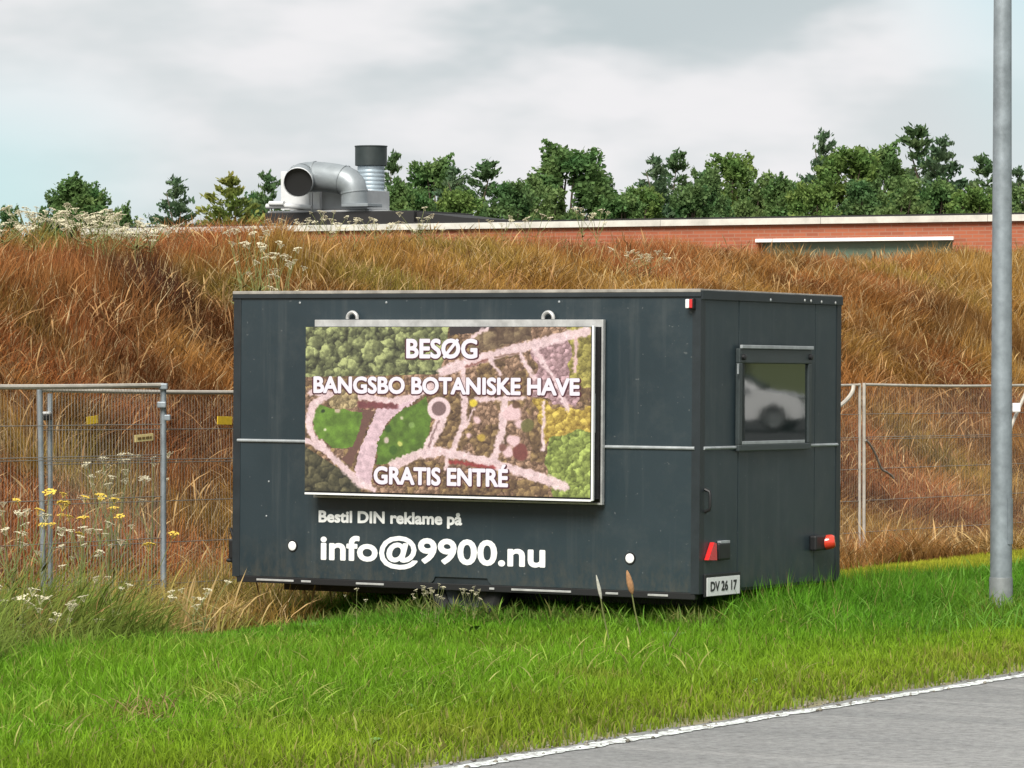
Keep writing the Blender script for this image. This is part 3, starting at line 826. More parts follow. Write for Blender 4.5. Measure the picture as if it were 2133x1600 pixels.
# number plate
py0, pz1 = end(1473, 1204, .02); py1, pz0 = end(1541, 1236, .02)
pf = tp(box('number_plate', (.001, .016, py0 - .02, py1 + .02, pz0 - .006, pz1 + .022), M_black, bev=.004))
tsub(box('plate_face', (.0165, .020, py0, py1, pz0, pz1), M_white, bev=.001), pf)
hgt_ = pz1 - pz0
for o in lettering('plate_character', 'DV 26 17', (py0 + (py1 - py0) * .10, pz0 + hgt_ * .24), (py1 - (py1 - py0) * .10, pz0 + hgt_ * .24), hgt_ * .54, end_face(.0215), M_blackink, .004, 'H', 0, .003): tsub(o, pf)

# end window: top-hung acrylic pane in a frame
fr = bmesh.new()
fw = .045
for d in ((.002, .035, wy0, wy1, wz0, wz0 + fw), (.002, .035, wy0, wy1, wz1 - .11, wz1 - .012), (.002, .0345, wy0, wy0 + fw, wz0 + fw, wz1 - .11), (.002, .0345, wy1 - fw, wy1, wz0 + fw, wz1 - .11)):
    bbox(fr, *d, bev=.006)
M_frame = mat('window_frame_plastic', (.035, .045, .047), .45, var=.25, scale=10)
wf = tp(link('window', mesh_from(fr, 'window'), M_frame)); wf['label'] = 'tinted acrylic window in a dark frame on the rear end'
tsub(box('hinge_rail', (.030, .050, wy0 + .008, wy1 + .004, wz1 - .012, wz1 + .012), M_bluegrey, bev=.004), wf)
gy0, gy1, gz0, gz1 = wy0 + fw + .002, wy1 - fw - .002, wz0 + fw + .002, wz1 - .112
# the pane bulges a few tenths of a millimetre and hangs a hair off vertical
bm = bmesh.new(); nu, nv = 13, 13; grid = []
for i in range(nu):
    row = []
    for j in range(nv):
        a, b = i / (nu - 1) * 2 - 1, j / (nv - 1) * 2 - 1
        row.append(bm.verts.new((.020 - .0040 * b * (gz1 - gz0) / 2 , gy0 + (gy1 - gy0) * i / (nu - 1), gz0 + (gz1 - gz0) * j / (nv - 1))))
    grid.append(row)
for i in range(nu - 1):
    for j in range(nv - 1):
        bm.faces.new((grid[i][j], grid[i + 1][j], grid[i + 1][j + 1], grid[i][j + 1]))
tsub(link('pane', mesh_from(bm, 'pane', True), M_glass), wf)
tsub(box('pane_backing', (.004, .012, gy0, gy1, gz0, gz1), M_black, bev=0), wf)
tsub(box('bottom_bar', (.026, .034, gy0 + .004, gy1 - .05, gz0 - .002, gz0 + .020), M_bluegrey, bev=.003), wf)
for px, py in ((1549, 744), (1688, 744)):
    y0, z0 = end(px, py, .04)
    bm = bmesh.new(); tube_geo(bm, [(.034, y0, z0), (.055, y0, z0), (.058, y0, z0)], [.020, .020, .014], 14)
    tsub(link('window_catch', mesh_from(bm, 'window_catch', True), M_black), wf)
y0, z0 = end(1538, 770, .04)
tsub(box('stay_arm', (.034, .042, y0 - .006, y0 + .008, z0 - .03, z0 + .04), M_bluegrey, bev=.002), wf)

# ---- the lit screen
SD = -.165                                                       # the screen face stands about 16 cm off the side
sx0 = (side(637, 680, SD)[0] + side(635, 1022, SD)[0]) / 2; sx1 = (side(1231, 683, SD)[0] + side(1229, 1037, SD)[0]) / 2
sz1 = (side(637, 680, SD)[1] + side(1231, 683, SD)[1]) / 2; sz0 = (side(635, 1022, SD)[1] + side(1229, 1037, SD)[1]) / 2
HD = -.045
hx0 = side(656, 672, HD)[0]; hx1 = side(1257, 672, HD)[0]; hz1 = side(950, 666, HD)[1]; hz0 = side(950, 1044, HD)[1]
disp = tp(box('display', (sx0, sx1 + .008, SD + .004, HD - .004, sz0 - .012, sz1 + .004), M_black, bev=.003)); disp['label'] = 'lit screen showing an aerial garden picture and white lettering'
tsub(box('mounting_box', (hx0 + .01, hx1 - .01, HD + .001, -.001, hz0 + .01, hz1 - .01), M_black, bev=.003), disp)
for d in ((hx0, hx1, HD - .003, HD + .03, hz1 - .05, hz1), (hx0, hx1, HD - .003, HD + .03, hz0, hz0 + .014), (hx1 - .014, hx1, HD - .0025, HD + .03, hz0 + .014, hz1 - .05), (hx0, hx0 + .014, HD - .0025, HD + .03, hz0 + .014, hz1 - .05)):
    tsub(box('frame_rail', d, M_alu, bev=.002), disp)
for d in ((sx1 + .0085, sx1 + .022, SD - .003, SD + .02, sz0 - .02, sz1 + .01), (sx0, sx1 + .008, SD - .003, SD + .02, sz0 - .026, sz0 - .0125)):
    tsub(box('edge_strip', d, M_white, bev=.002), disp)
for px in (732, 1140):
    x0, z0 = side(px, 664, HD)
    bm = bmesh.new(); tube_geo(bm, [(x0 + .040 * math.cos(a), HD + .012, z0 + .005 + .040 * math.sin(a)) for a in np.linspace(-.2, math.pi + .2, 14)], .013, 8)
    tsub(link('lifting_eye', mesh_from(bm, 'lifting_eye', True), M_alu), disp)
x0, z0 = side(1244, 870, HD)
tsub(box('latch', (sx1 + .0083, sx1 + .016, SD + .03, SD + .042, z0 - .10, z0 + .16), M_bluegrey, bev=.002), disp)

# picture on the screen: an aerial view of garden paths, computed cell by cell (the cells stand for its light-emitting pixels)
PW, PH = 400, 232
uu, vv = np.meshgrid((np.arange(PW) + .5) / PW, (np.arange(PH) + .5) / PH)
ix = 110 + 1820 * uu; iy = 238 + 5 * uu + vv * (1043 + 45 * uu)        # enlarged-photo coordinates used below
wob = (fbm(ix, iy, 60, 1) - .5) * 34; wob2 = (fbm(ix, iy, 60, 3) - .5) * 34
qx, qy = ix + wob, iy + wob2
rx, ry = ix + (fbm(ix, iy, 150, 5) - .5) * 170 + wob, iy + (fbm(ix, iy, 150, 7) - .5) * 170 + wob2
def C255(*c): return np.array(c, float)
def cells(sx, seed, jit=1.0):
    """distance to the nearest scattered point and a random value per cell: tree crowns from above"""
    w_ = sx * .55; gx, gy = (ix + (fbm(ix, iy, sx * .6, seed + 1) - .5) * w_ * 1.6) / sx, (iy + (fbm(ix, iy, sx * .6, seed + 4) - .5) * w_ * 1.6) / sx; best = np.full(ix.shape, 9.0); sec = best.copy(); rid = np.zeros(ix.shape); lit = np.zeros(ix.shape)
    L = _LAT[seed % 8]; cx, cy = np.floor(gx).astype(int), np.floor(gy).astype(int)
    for a in (-1, 0, 1):
        for b in (-1, 0, 1):
            X_, Y_ = cx + a, cy + b
            px_, py_ = X_ + L[X_ & 255, Y_ & 255] * jit, Y_ + L[(X_ + 91) & 255, (Y_ + 47) & 255] * jit
            d = np.hypot(gx - px_, gy - py_); m = d < best
            sec = np.where(m, best, np.minimum(sec, d)); rid = np.where(m, L[(X_ + 17) & 255, (Y_ + 5) & 255], rid); lit = np.where(m, -(gx - px_) - (gy - py_), lit); best = np.where(m, d, best)
    return best, lit, rid
def poly_in(P, X_, Y_):
    r = np.zeros(X_.shape, bool); n = len(P)
    for i in range(n):
        x1, y1 = P[i]; x2, y2 = P[(i + 1) % n]
        c_ = ((y1 > Y_) != (y2 > Y_)) & (X_ < (x2 - x1) * (Y_ - y1) / (y2 - y1 + 1e-9) + x1); r ^= c_
    return r
def line_d(P, X_, Y_):
    d = np.full(X_.shape, 1e9)
    for (x1, y1), (x2, y2) in zip(P, P[1:]):
        k = np.clip(((X_ - x1) * (x2 - x1) + (Y_ - y1) * (y2 - y1)) / ((x2 - x1) ** 2 + (y2 - y1) ** 2), 0, 1)
        d = np.minimum(d, np.hypot(X_ - x1 - k * (x2 - x1), Y_ - y1 - k * (y2 - y1)))
    return d
img = np.zeros((PH, PW, 3)); img[:] = C255(112, 84, 58)
def paint(mask, col):
    f = np.clip(np.asarray(mask, float), 0, 1)[..., None]; img[:] = img * (1 - f) + np.asarray(col, float) * f
def crowns(mask, sx, seed, dark, light):
    sh = np.zeros(ix.shape)
    for q, (fs, so) in enumerate(((1.0, 0), (.62, 2), (.40, 3))):    # crowns of three sizes, lit from one side, the smaller ones between the larger
        b, lt, rid = cells(sx * fs, seed + so)
        cr = np.clip(.62 + .62 * lt - .35 * b, 0, 1) * (.55 + .5 * rid); inside = np.clip((.58 + .12 * rid - b) * 6, 0, 1)
        sh = np.where(q == 0, cr * inside, np.maximum(sh, cr * inside * (.75, .6, .5)[q]))
    g_ = fbm(ix, iy, 18, seed + 2); sh = np.clip(sh * (.55 + 1.5 * g_), 0, 1)[..., None]
    paint(mask, np.asarray(dark) * (1 - sh) + np.asarray(light) * sh)
crowns(np.ones(ix.shape), 52, 3, C255(64, 44, 34), C255(168, 138, 92))
crowns(np.ones(ix.shape) * (fbm(ix, iy, 110, 5) > .55), 34, 2, C255(74, 52, 38), C255(196, 158, 128))
crowns((iy < 560 - .02 * ix) & (qx < 1000 + (540 - iy) * .15), 78, 1, C255(34, 36, 24), C255(184, 190, 124))
crowns((qx < 480) & (iy > 1000 + .62 * (ix - 110)), 70, 6, C255(30, 30, 22), C255(120, 112, 78))
crowns((qx > 1180) & (qx < 1560) & (qy < 420 - .28 * (ix - 1180)), 80, 4, C255(70, 50, 40), C255(150, 128, 96))
paint((qx > 1050) & (qx < 1330) & (qy < 300 - .2 * (ix - 1050)), C255(52, 42, 42))
crowns((rx > 1600) & (ry > 330) & (ry < 720) & (rx < 1860), 42, 5, C255(112, 84, 84), C255(222, 182, 184))
crowns((rx > 1790) & (ry < 620), 48, 7, C255(88, 78, 34), C255(190, 178, 92))
crowns((rx > 1640) & (ry > 740) & (ry < 960), 44, 2, C255(120, 92, 34), C255(232, 204, 96))
crowns((rx > 1700) & (ry > 925), 46, 4, C255(76, 84, 34), C255(188, 204, 104))
pink = C255(234, 204, 202); g_f, g_f2 = vnoise(ix, iy, 14, 1), vnoise(ix, iy, 14, 4)
pmot = (.84 + .30 * fbm(ix, iy, 26, 6))[..., None]
def path(P, w, col=pink, wave=.6, soft=12):
    w_ = w * (.75 + .5 * fbm(ix, iy, 70, 2)); d = line_d(P, ix + wob * wave + (g_f - .5) * 16, iy + wob2 * wave + (g_f2 - .5) * 16); paint(np.clip((w_ / 2 + soft / 2 - d) / soft, 0, 1) * .94, np.clip(np.asarray(col) * pmot, 0, 250))
lawn_a = [(190, 715), (270, 750), (490, 790), (475, 900), (420, 1000), (290, 1015), (200, 940), (150, 830)]
lawn_b = [(760, 760), (900, 690), (935, 840), (880, 1020), (700, 1105), (575, 1110), (570, 1030), (610, 920), (680, 830)]
gl = (fbm(ix, iy, 40, 2) - .5)[..., None]
lawn_c = C255(96, 128, 44) * (1 + .55 * gl)
paint(poly_in([(470, 760), (560, 770), (520, 900), (450, 1060), (420, 1130), (360, 1080), (430, 960)], qx, qy), C255(108, 76, 66))
paint(poly_in(lawn_a, qx, qy), lawn_c); paint(poly_in(lawn_b, qx, qy), lawn_c * .88)
big = [(575, 765), (720, 735), (840, 670), (860, 690), (740, 770), (640, 860), (600, 940), (565, 1080), (545, 1250), (470, 1250), (440, 1150), (470, 1020), (520, 920)]
paint(poly_in(big, ix + wob * .3 + (g_f - .5) * 14, iy + wob2 * .3 + (g_f2 - .5) * 14), C255(216, 184, 188) * pmot)
path([(150, 655), (430, 678), (700, 715), (830, 680), (960, 600)], 44)
path([(255, 668), (160, 735), (130, 850), (170, 950), (300, 1075), (470, 1230), (560, 1275)], 46, wave=.3)
path([(105, 955), (230, 1015)], 38)
path([(1000, 525), (1130, 472), (1500, 372), (1900, 268)], 62, wave=.3)
path([(1130, 470), (1135, 600), (1140, 700)], 34); path([(1190, 300), (1290, 245)], 26)
path([(690, 1118), (850, 1052), (1000, 1032), (1200, 1078), (1400, 1135), (1600, 1195), (1770, 1255)], 60, wave=.3)
path([(1000, 830), (945, 940), (895, 1045)], 66, wave=.3); path([(985, 830), (950, 920), (920, 1000)], 12, C255(120, 92, 88), .2)
rr = np.hypot(ix - 982, (iy - 760)); paint(np.clip((78 - rr) / 8, 0, 1), pink); paint(np.clip((50 - rr) / 8, 0, 1), C255(124, 98, 96))
path([(1150, 700), (1140, 860), (1065, 1045)], 40); path([(1400, 690), (1385, 900), (1330, 1090)], 46); path([(1215, 700), (1520, 695)], 28)
path([(1310, 440), (1365, 540)], 24); path([(1480, 400), (1585, 570)], 26); path([(1580, 380), (1700, 560), (1790, 770)], 26); path([(1640, 720), (1640, 1030)], 18)
path([(1040, 1070), (1030, 1150)], 26); path([(1150, 880), (1210, 760)], 16, wave=1); path([(1840, 320), (1830, 520)], 24, C255(226, 188, 188))
for (bx, by, br) in ((1450, 790, 62), (1450, 970, 48), (1490, 860, 34), (1420, 1040, 40), (1230, 830, 30), (1180, 940, 26)):
    r2 = np.hypot(qx - bx, qy - by); paint(np.clip((br - r2) / 14, 0, 1), C255(228, 192, 190))
for (bx, by, br, cc) in ((1470, 740, 30, (96, 66, 48)), (1500, 1040, 55, (120, 62, 58)), (1540, 870, 46, (104, 100, 56)), (1385, 1010, 26, (120, 80, 70)), (1250, 945, 30, (190, 160, 70)), (1200, 725, 28, (232, 206, 60)), (245, 895, 16, (225, 220, 190)), (735, 985, 20, (206, 206, 110)), (640, 960, 22, (212, 186, 180)), (805, 865, 24, (130, 158, 84)), (745, 820, 14, (206, 196, 170)), (225, 775, 18, (28, 46, 20)), (320, 770, 24, (206, 178, 160)), (650, 890, 26, (52, 80, 26)), (690, 1020, 34, (60, 92, 30))):
    r2 = np.hypot(ix + wob * .6 - bx, iy + wob2 * .6 - by); paint(np.clip((br - r2) / 10, 0, 1) * .9, C255(*cc))
crowns((np.hypot((qx - 360) / 1.6, qy - 705) < 62), 40, 3, C255(88, 74, 52), C255(206, 182, 132))
path([(470, 735), (700, 742)], 36, C255(120, 62, 66)); path([(1060, 1100), (1200, 1120), (1330, 1140)], 22, C255(150, 56, 56), .5)
path([(1150, 492), (1290, 452)], 12, C255(120, 70, 60), .2); path([(1330, 432), (1480, 405)], 10, C255(110, 78, 60), .2)
img *= (.92 + .16 * RNG.random((PH, PW, 1)))
img = np.clip(img * 1.06 + 3, 0, 255)
li = np.where(img / 255 <= .04045, img / 255 / 12.92, ((img / 255 + .055) / 1.055) ** 2.4)
gu, gv = np.meshgrid(np.arange(PW + 1) / PW, np.arange(PH + 1) / PH)
V = np.stack((sx0 + (sx1 - sx0) * gu, np.full(gu.shape, SD), sz1 - (sz1 - sz0) * gv), -1).reshape(-1, 3)
ii = np.arange((PW + 1) * (PH + 1)).reshape(PH + 1, PW + 1)
quad = np.stack((ii[:-1, :-1], ii[1:, :-1], ii[1:, 1:], ii[:-1, 1:]), -1).reshape(-1, 4)
sme = raw_mesh('screen', V, np.full(len(quad), 4), quad.ravel())
at = sme.attributes.new('picture', 'FLOAT_COLOR', 'CORNER'); cc = np.ones((len(quad), 4, 4), np.float32); cc[:, :, :3] = li.reshape(-1, 1, 3); at.data.foreach_set('color', cc.ravel())
EM = 1.0 / 2 ** EXPO
tsub(link('screen', sme, emit('lit_screen', 'picture', strength=EM)), disp)
M_txt = emit('lit_lettering', None, (1.0, .93, .97), EM * 1.0); M_halo = emit('lit_letter_shadow', None, lin(84, 30, 44), EM)
def scr(u, v): return sx0 + (sx1 - sx0) * u, sz1 - (sz1 - sz0) * v
capk = (sz1 - sz0)
for body, u0, u1, vt, vb in (('BESØG', .363, .613, .070, .188), ('BANGSBO BOTANISKE HAVE', .030, .964, .300, .403), ('GRATIS ENTRÉ', .250, .722, .842, .950)):
    for mm, dpt, ft, dv in ((M_halo, .0010, .012, .004), (M_txt, .003, .0055, 0)):
        e_ = .0055 if mm is M_halo else 0
        os_ = lettering('screen_letter', body, scr(u0 - e_, vb + dv + e_), scr(u1 + e_, vb + dv + e_), (vb - vt + e_ * 2) * capk, side_face(SD), mm, .004, 'H', dpt, ft)
        if mm is M_halo: tsub(joined(os_, 'letter_shadow'), disp)
        else:
            for o in os_: tsub(o, disp)

# ---------------------------------------------------------------- site fence behind the trailer
SF = 7.4
tf0 = float(st(*on_s(340, SF))[1])                               # along-road position of the stout post left of the trailer
def fxyz(s, t, z): x, y = xy(s, t); return Vector((float(x), float(y), z))
def fence_panel(t0, t1, ztop0, ztop1, off, label, r=.021, h=1.95, tags=(), lean=0.0, clamp=False, post_col=None, pitch=.034):
    A, B = fxyz(SF + off, t0, ztop0), fxyz(SF + off, t1, ztop1)
    gx, gy = xy(SF + off, (t0 + t1) / 2)
    rt = thing('site_fence_panel', label, 'fence', (A.x, A.y, ztop0 - h), 0, 'mesh fence panels along the foot of the bank')
    O = Vector((A.x, A.y, ztop0 - h)); a, b = A - O, B - O; dn_ = Vector((0, 0, -h))
    ld = Vector((N[0], N[1], 0)) * lean
    pm = post_col or M_steel
    bot = lambda p: p + dn_ - ld
    for p in (a, b):
        tube('post', [bot(p) + Vector((0, 0, -.02)), p + Vector((0, 0, .015))], r, pm, rt, 10)
    n = 8
    top = [a.lerp(b, i / n) + Vector((0, 0, -.012 * math.sin(math.pi * i / n))) for i in range(n + 1)]
    tube('top_rail', top, r * .8, M_rail, rt, 8)
    tube('bottom_rail', [bot(a).lerp(bot(b), i / n) + Vector((0, 0, .12)) for i in range(n + 1)], r * .8, M_rail, rt, 8)
    bm = bmesh.new()
    nv = int((t1 - t0) / pitch)
    for i in range(1, nv):
        f = i / nv; p = a.lerp(b, f)
        tube_geo(bm, [bot(p) + Vector((0, 0, .12)), p], .0011, 3, False)
    for z in (.28, .50, .52, .80, 1.10, 1.40, 1.62):
        tube_geo(bm, [a + Vector((0, 0, -z)) - ld * (z / h), b + Vector((0, 0, -z)) - ld * (z / h)], .0030, 4, False)
    w = link('wire_mesh', mesh_from(bm, 'wire_mesh'), M_wire, rt); w['kind'] = 'stuff'
    for i_, p in enumerate((a, b)):
        q = bot(p); gz = float(ground_z(q.x + O.x, q.y + O.y)) - O.z
        d = (b - a).normalized()
        foot = bmesh.new(); bbox(foot, -.12, .12, -.34, .34, min(gz, q.z) - .10, max(gz, q.z) + .07, .02)
        ang = math.atan2(U[1], U[0]); bmesh.ops.transform(foot, matrix=Matrix.Translation((q.x, q.y, 0)) @ Matrix.Rotation(ang, 4, 'Z'), verts=foot.verts)
        link('concrete_foot', mesh_from(foot, 'concrete_foot'), M_concrete, rt)
    for (px, py, wpx, hpx, m, ink) in tags:
        x_, y_ = on_s(px, SF + off - .02); c_ = Vector(at_depth(px, py, y_)) - O
        ww, hh_ = wpx * y_ / F / 2, hpx * y_ / F / 2
        d = Vector((U[0], U[1], 0)); sk = 1 / max(.3, U[0] - (px - 1066.5) / F * U[1])
        bm = bmesh.new(); bbox(bm, -ww * sk, ww * sk, -.003, .003, -hh_, hh_, .001)
        R_ = Matrix.Translation(c_) @ Matrix.Rotation(math.atan2(U[1], U[0]), 4, 'Z') @ Matrix.Rotation(random.uniform(-.12, .12), 4, 'Y')
        bmesh.ops.transform(bm, matrix=R_, verts=bm.verts)
        tg = link('tag', mesh_from(bm, 'tag'), m, rt)
        if ink:
            for j, (u0, u1) in enumerate(((-.75, -.35), (-.25, .05), (.15, .5), (.58, .78))):
                bm = bmesh.new(); bbox(bm, ww * sk * u0, ww * sk * u1, -.006, -.0035, -hh_ * .35, hh_ * .3, 0)
                bmesh.ops.transform(bm, matrix=R_, verts=bm.verts); link('printed_mark', mesh_from(bm, 'printed_mark'), M_ink, tg)
    return rt, O
def topz(px, py): x_, y_ = on_s(px, SF); return CAMZ + (700 - py) * y_ / F
fa, OA = fence_panel(tf0 - 3.5, tf0, topz(0, 800) + .01, topz(340, 803), 0, 'wire mesh fence panel ending at a stout galvanised post left of the trailer', r=.023,
                 tags=((300, 912, 38, 15, M_paleyellow, True),))
t2 = float(st(*on_s(82, SF + .10))[1])
fb, OB = fence_panel(t2, t2 + 3.5, topz(82, 813), topz(470, 821), .10, 'wire mesh fence panel overlapping behind its neighbour, with two yellow tags', r=.020, lean=.05,
                 tags=((192, 875, 22, 16, M_yellow, False), (468, 876, 30, 17, M_yellow, False)))
fc, OC = fence_panel(t2 + 3.42, t2 + 6.92, topz(600, 818), topz(1100, 812), .04, 'wire mesh fence panel hidden behind the dark trailer')
tr0 = float(st(*on_s(1800, SF))[1])
fd, OD = fence_panel(tr0 - 3.55, tr0 - .05, topz(1200, 806), topz(1790, 802), .02, 'wire mesh fence panel running out from behind the trailer end', r=.015, post_col=M_rail)
fe, OE = fence_panel(tr0, tr0 + 3.5, topz(1800, 801), topz(2120, 803), .0, 'wire mesh fence panel between the trailer end and the lamp post', r=.017, post_col=M_rail)
ff, OF_ = fence_panel(tr0 + 3.56, tr0 + 7.06, topz(2140, 803), topz(2330, 800), .0, 'wire mesh fence panel beyond the lamp post')
# couplers on the stout post
for px, py in ((340, 805), (337, 843), (346, 870)):
    x_, y_ = on_s(px, SF - .01); c_ = at_depth(px, py, y_) - np.array(OA)
    bm = bmesh.new(); bbox(bm, c_[0] - .032, c_[0] + .032, c_[1] - .032, c_[1] + .032, c_[2] - .022, c_[2] + .022, .008)
    link('coupler', mesh_from(bm, 'coupler'), M_steel, fa)
# a spare upright with a dark clamp, tied just behind the overlap
x_, y_ = on_s(104, SF + .2); p = at_depth(104, 820, y_)
sp = thing('spare_fence_post', 'slim steel upright with a dark clamp tied behind the overlapping fence panels', 'post', (p[0], p[1], float(ground_z(p[0], p[1]))))
tube('post', [(0, 0, -.03), (0, 0, p[2] - sp.location.z)], .018, M_steel, sp, 10)
q = at_depth(95, 867, y_ - .12)
bm = bmesh.new(); bbox(bm, q[0] - p[0] - .05, q[0] - p[0] + .03, -.14, .0, q[2] - sp.location.z - .03, q[2] - sp.location.z + .012, .008); link('clamp', mesh_from(bm, 'clamp'), M_black, sp)
bm = bmesh.new(); bbox(bm, q[0] - p[0] - .03, q[0] - p[0] + .03, -.13, -.02, q[2] - sp.location.z + .013, q[2] - sp.location.z + .030, .006); link('clamp_reflection', mesh_from(bm, 'clamp_reflection'), M_white, sp)  # white block stands in for light reflected off the dark clamp
# loose pale hoses on the fence
def hose(name, label, P, s_off, r, m, cat='hose'):
    pts = []
    for px, py in P:
        x_, y_ = on_s(px, SF + s_off); pts.append(Vector(at_depth(px, py, y_)))
    # smooth through the points
    sm = []
    for i in range(len(pts) - 1):
        p0_, p1_, p2_, p3_ = pts[max(i - 1, 0)], pts[i], pts[i + 1], pts[min(i + 2, len(pts) - 1)]
        for k in range(6):
            u_ = k / 6
            sm.append(.5 * ((2 * p1_) + (p2_ - p0_) * u_ + (2 * p0_ - 5 * p1_ + 4 * p2_ - p3_) * u_ ** 2 + (3 * p1_ - p0_ - 3 * p2_ + p3_) * u_ ** 3))
    sm.append(pts[-1])
    o = sm[0].copy()
    ob = tube(name, [q_ - o for q_ in sm], r, m, None, 8); ob.location = o
    return tag(ob, label, cat)
hose('hose', 'pale hose curving down from the fence rail behind the trailer end', [(1778, 803), (1776, 815), (1768, 828), (1755, 841), (1742, 850)], -.04, .020, M_rail)
hose('cord', 'thin pale cord looping down from the slim fence post', [(1803, 917), (1812, 926), (1824, 947), (1836, 976), (1846, 983), (1856, 990), (1861, 996)], -.03, .011, M_wire, 'cord')
hose('brace_tube', 'pale brace tube slanting across the fence beside the lamp post', [(2140, 812), (2128, 838), (2113, 872), (2100, 905)], -.05, .018, M_rail, 'tube')
x_, y_ = on_s(2117, SF - .1); q = at_depth(2117, 849, y_)
bm = bmesh.new(); bbox(bm, -.04, .04, -.03, .03, -.045, .045, .01)
o = link('clamp_block', mesh_from(bm, 'clamp_block'), M_white); o.location = q; tag(o, 'white clamp block on the slanting brace beside the lamp post', 'clamp')

# ---------------------------------------------------------------- lamp post
D_P = 27.6
p = at_depth(2085, 1240, D_P); bx, by = p[0], p[1]; bz = float(ground_z(bx, by))
lp = thing('lamp_post', 'tall grey galvanised lamp post standing in the verge grass', 'lamp post', (bx, by, bz))
zt = 7.6
r0 = 23.4 * D_P / F; r1 = r0 - (23.4 - 18.8) * D_P / F * (zt / 4.2)
pts, rad = [], []
for i in range(17):
    f = i / 16; pts.append((.0 + .010 * f, 0, -.05 + (zt + .05) * f)); rad.append(r0 * (1 - f) + max(.045, r1) * f)
tube('post', pts, rad, M_steel, lp, 28)
tube('base_sleeve', [(0, 0, -.04), (0, 0, .30), (0, 0, .31)], [r0 + .004, r0 + .004, r0 + .001], M_galvdark, lp, 28)
hz0, hz1 = at_depth(2100, 1133, D_P)[2] - bz, at_depth(2100, 1038, D_P)[2] - bz
bm = bmesh.new(); hx = r0 * .72
for i in range(8):
    pass
vs = []
for z in (hz0, hz1):
    row = []
    for a in np.linspace(-1.05, -.25, 7):
        row.append((bm.verts.new(((r0 - .001) * math.cos(a), (r0 - .001) * math.sin(a), z)), bm.verts.new(((r0 + .005) * math.cos(a), (r0 + .005) * math.sin(a), z))))
    vs.append(row)
for i in range(6):
    bm.faces.new((vs[0][i][1], vs[0][i + 1][1], vs[1][i + 1][1], vs[1][i][1]))
    for z in (0, 1): bm.faces.new((vs[z][i][0], vs[z][i + 1][0], vs[z][i + 1][1], vs[z][i][1]))
for i in (0, 6): bm.faces.new((vs[0][i][0], vs[0][i][1], vs[1][i][1], vs[1][i][0]))
link('access_door', mesh_from(bm, 'access_door'), M_steel, lp)
tube('arm', [(.01, 0, zt - .02), (-.10, -.08, zt + .22), (-.45, -.42, zt + .34), (-.8, -.75, zt + .36)], [.045, .04, .035, .032], M_steel, lp, 12)
bm = bmesh.new(); bbox(bm, -.36, .36, -.15, .15, -.06, .06, .04); bmesh.ops.transform(bm, matrix=Matrix.Translation((-1.05, -.98, zt + .36)) @ Matrix.Rotation(math.radians(43), 4, 'Z'), verts=bm.verts)
link('lamp_head', mesh_from(bm, 'lamp_head', True), M_galvdark, lp)

# ---------------------------------------------------------------- brick building behind the bank
RB = at_depth(2133, 447, 70.0); LB = at_depth(590, 470, 77.2)
bd = Vector((RB[0] - LB[0], RB[1] - LB[1], 0)).normalized(); bn = Vector((-bd.y, bd.x, 0))       # bn points away from the camera
ZR = float(RB[2])
def bplan(px, yo=0.0):                                           # distance along the facade (or a plane yo metres behind it) where column px meets it
    a = (px - 1066.5) / F
    return (a * (LB[1] + bn.y * yo) - (LB[0] + bn.x * yo)) / (bd.x - a * bd.y)
def bloc(px, py, yo):                                            # building-local point on that plane
    k = bplan(px, yo); D = LB[1] + bd.y * k + bn.y * yo
    return Vector((k, yo, float(at_depth(px, py, D)[2])))
kl, kr = bplan(178), bplan(2133) + 9
O_b = Vector((LB[0], LB[1], 0))
BM_ = Matrix(((bd.x, bn.x, 0, O_b.x), (bd.y, bn.y, 0, O_b.y), (0, 0, 1, 0), (0, 0, 0, 1)))       # local x along the facade, y into the building
bld = thing('brick_building', 'low red brick building with a white roof edge behind the grassy bank', 'building')
bld.matrix_world = BM_
M_brick = bpy.data.materials.new('red_brick'); M_brick.use_nodes = True
nt = M_brick.node_tree; pb = nt.nodes['Principled BSDF']; pb.inputs['Roughness'].default_value = .9
tcn = nt.nodes.new('ShaderNodeTexCoord'); mp = nt.nodes.new('ShaderNodeMapping'); mp.inputs['Rotation'].default_value = (math.radians(90), 0, 0)
bt = nt.nodes.new('ShaderNodeTexBrick'); bt.inputs['Scale'].default_value = 1.0
bt.inputs['Brick Width'].default_value = .24; bt.inputs['Row Height'].default_value = .067; bt.inputs['Mortar Size'].default_value = .008
bt.inputs['Color1'].default_value = (.36, .105, .05, 1); bt.inputs['Color2'].default_value = (.27, .078, .04, 1); bt.inputs['Mortar'].default_value = (.30, .15, .10, 1)
nt.links.new(tcn.outputs['Object'], mp.inputs['Vector']); nt.links.new(mp.outputs['Vector'], bt.inputs['Vector']); nt.links.new(bt.outputs['Color'], pb.inputs['Base Color'])
wk0, wk1 = bplan(1578), bplan(1984)
def bz_at(px, py):                                               # height on the facade plane seen at a pixel
    k = bplan(px); y_ = O_b.y + bd.y * k; return float(at_depth(px, py, y_)[2])
wzt = (bz_at(1578, 506) + bz_at(1984, 500)) / 2; wzb = wzt - 1.25
DP = 18.0
bm = bmesh.new()
for d in ((kl, wk0, 0, .3, -.3, ZR - .11), (wk1, kr, 0, .3, -.3, ZR - .11), (wk0, wk1, 0, .3, wzt + .05, ZR - .11), (wk0, wk1, 0, .3, -.3, wzb)):
    bbox(bm, *d)
link('front_wall', mesh_from(bm, 'front_wall'), M_brick, bld)
box('side_wall', (kl, kl + .3, .302, DP - .302, -.3, ZR - .11), M_brick, bld, 0); box('side_wall', (kr - .3, kr, .302, DP - .302, -.3, ZR - .11), M_brick, bld, 0)
box('back_wall', (kl, kr, DP - .3, DP, -.3, ZR - .11), M_brick, bld, 0)
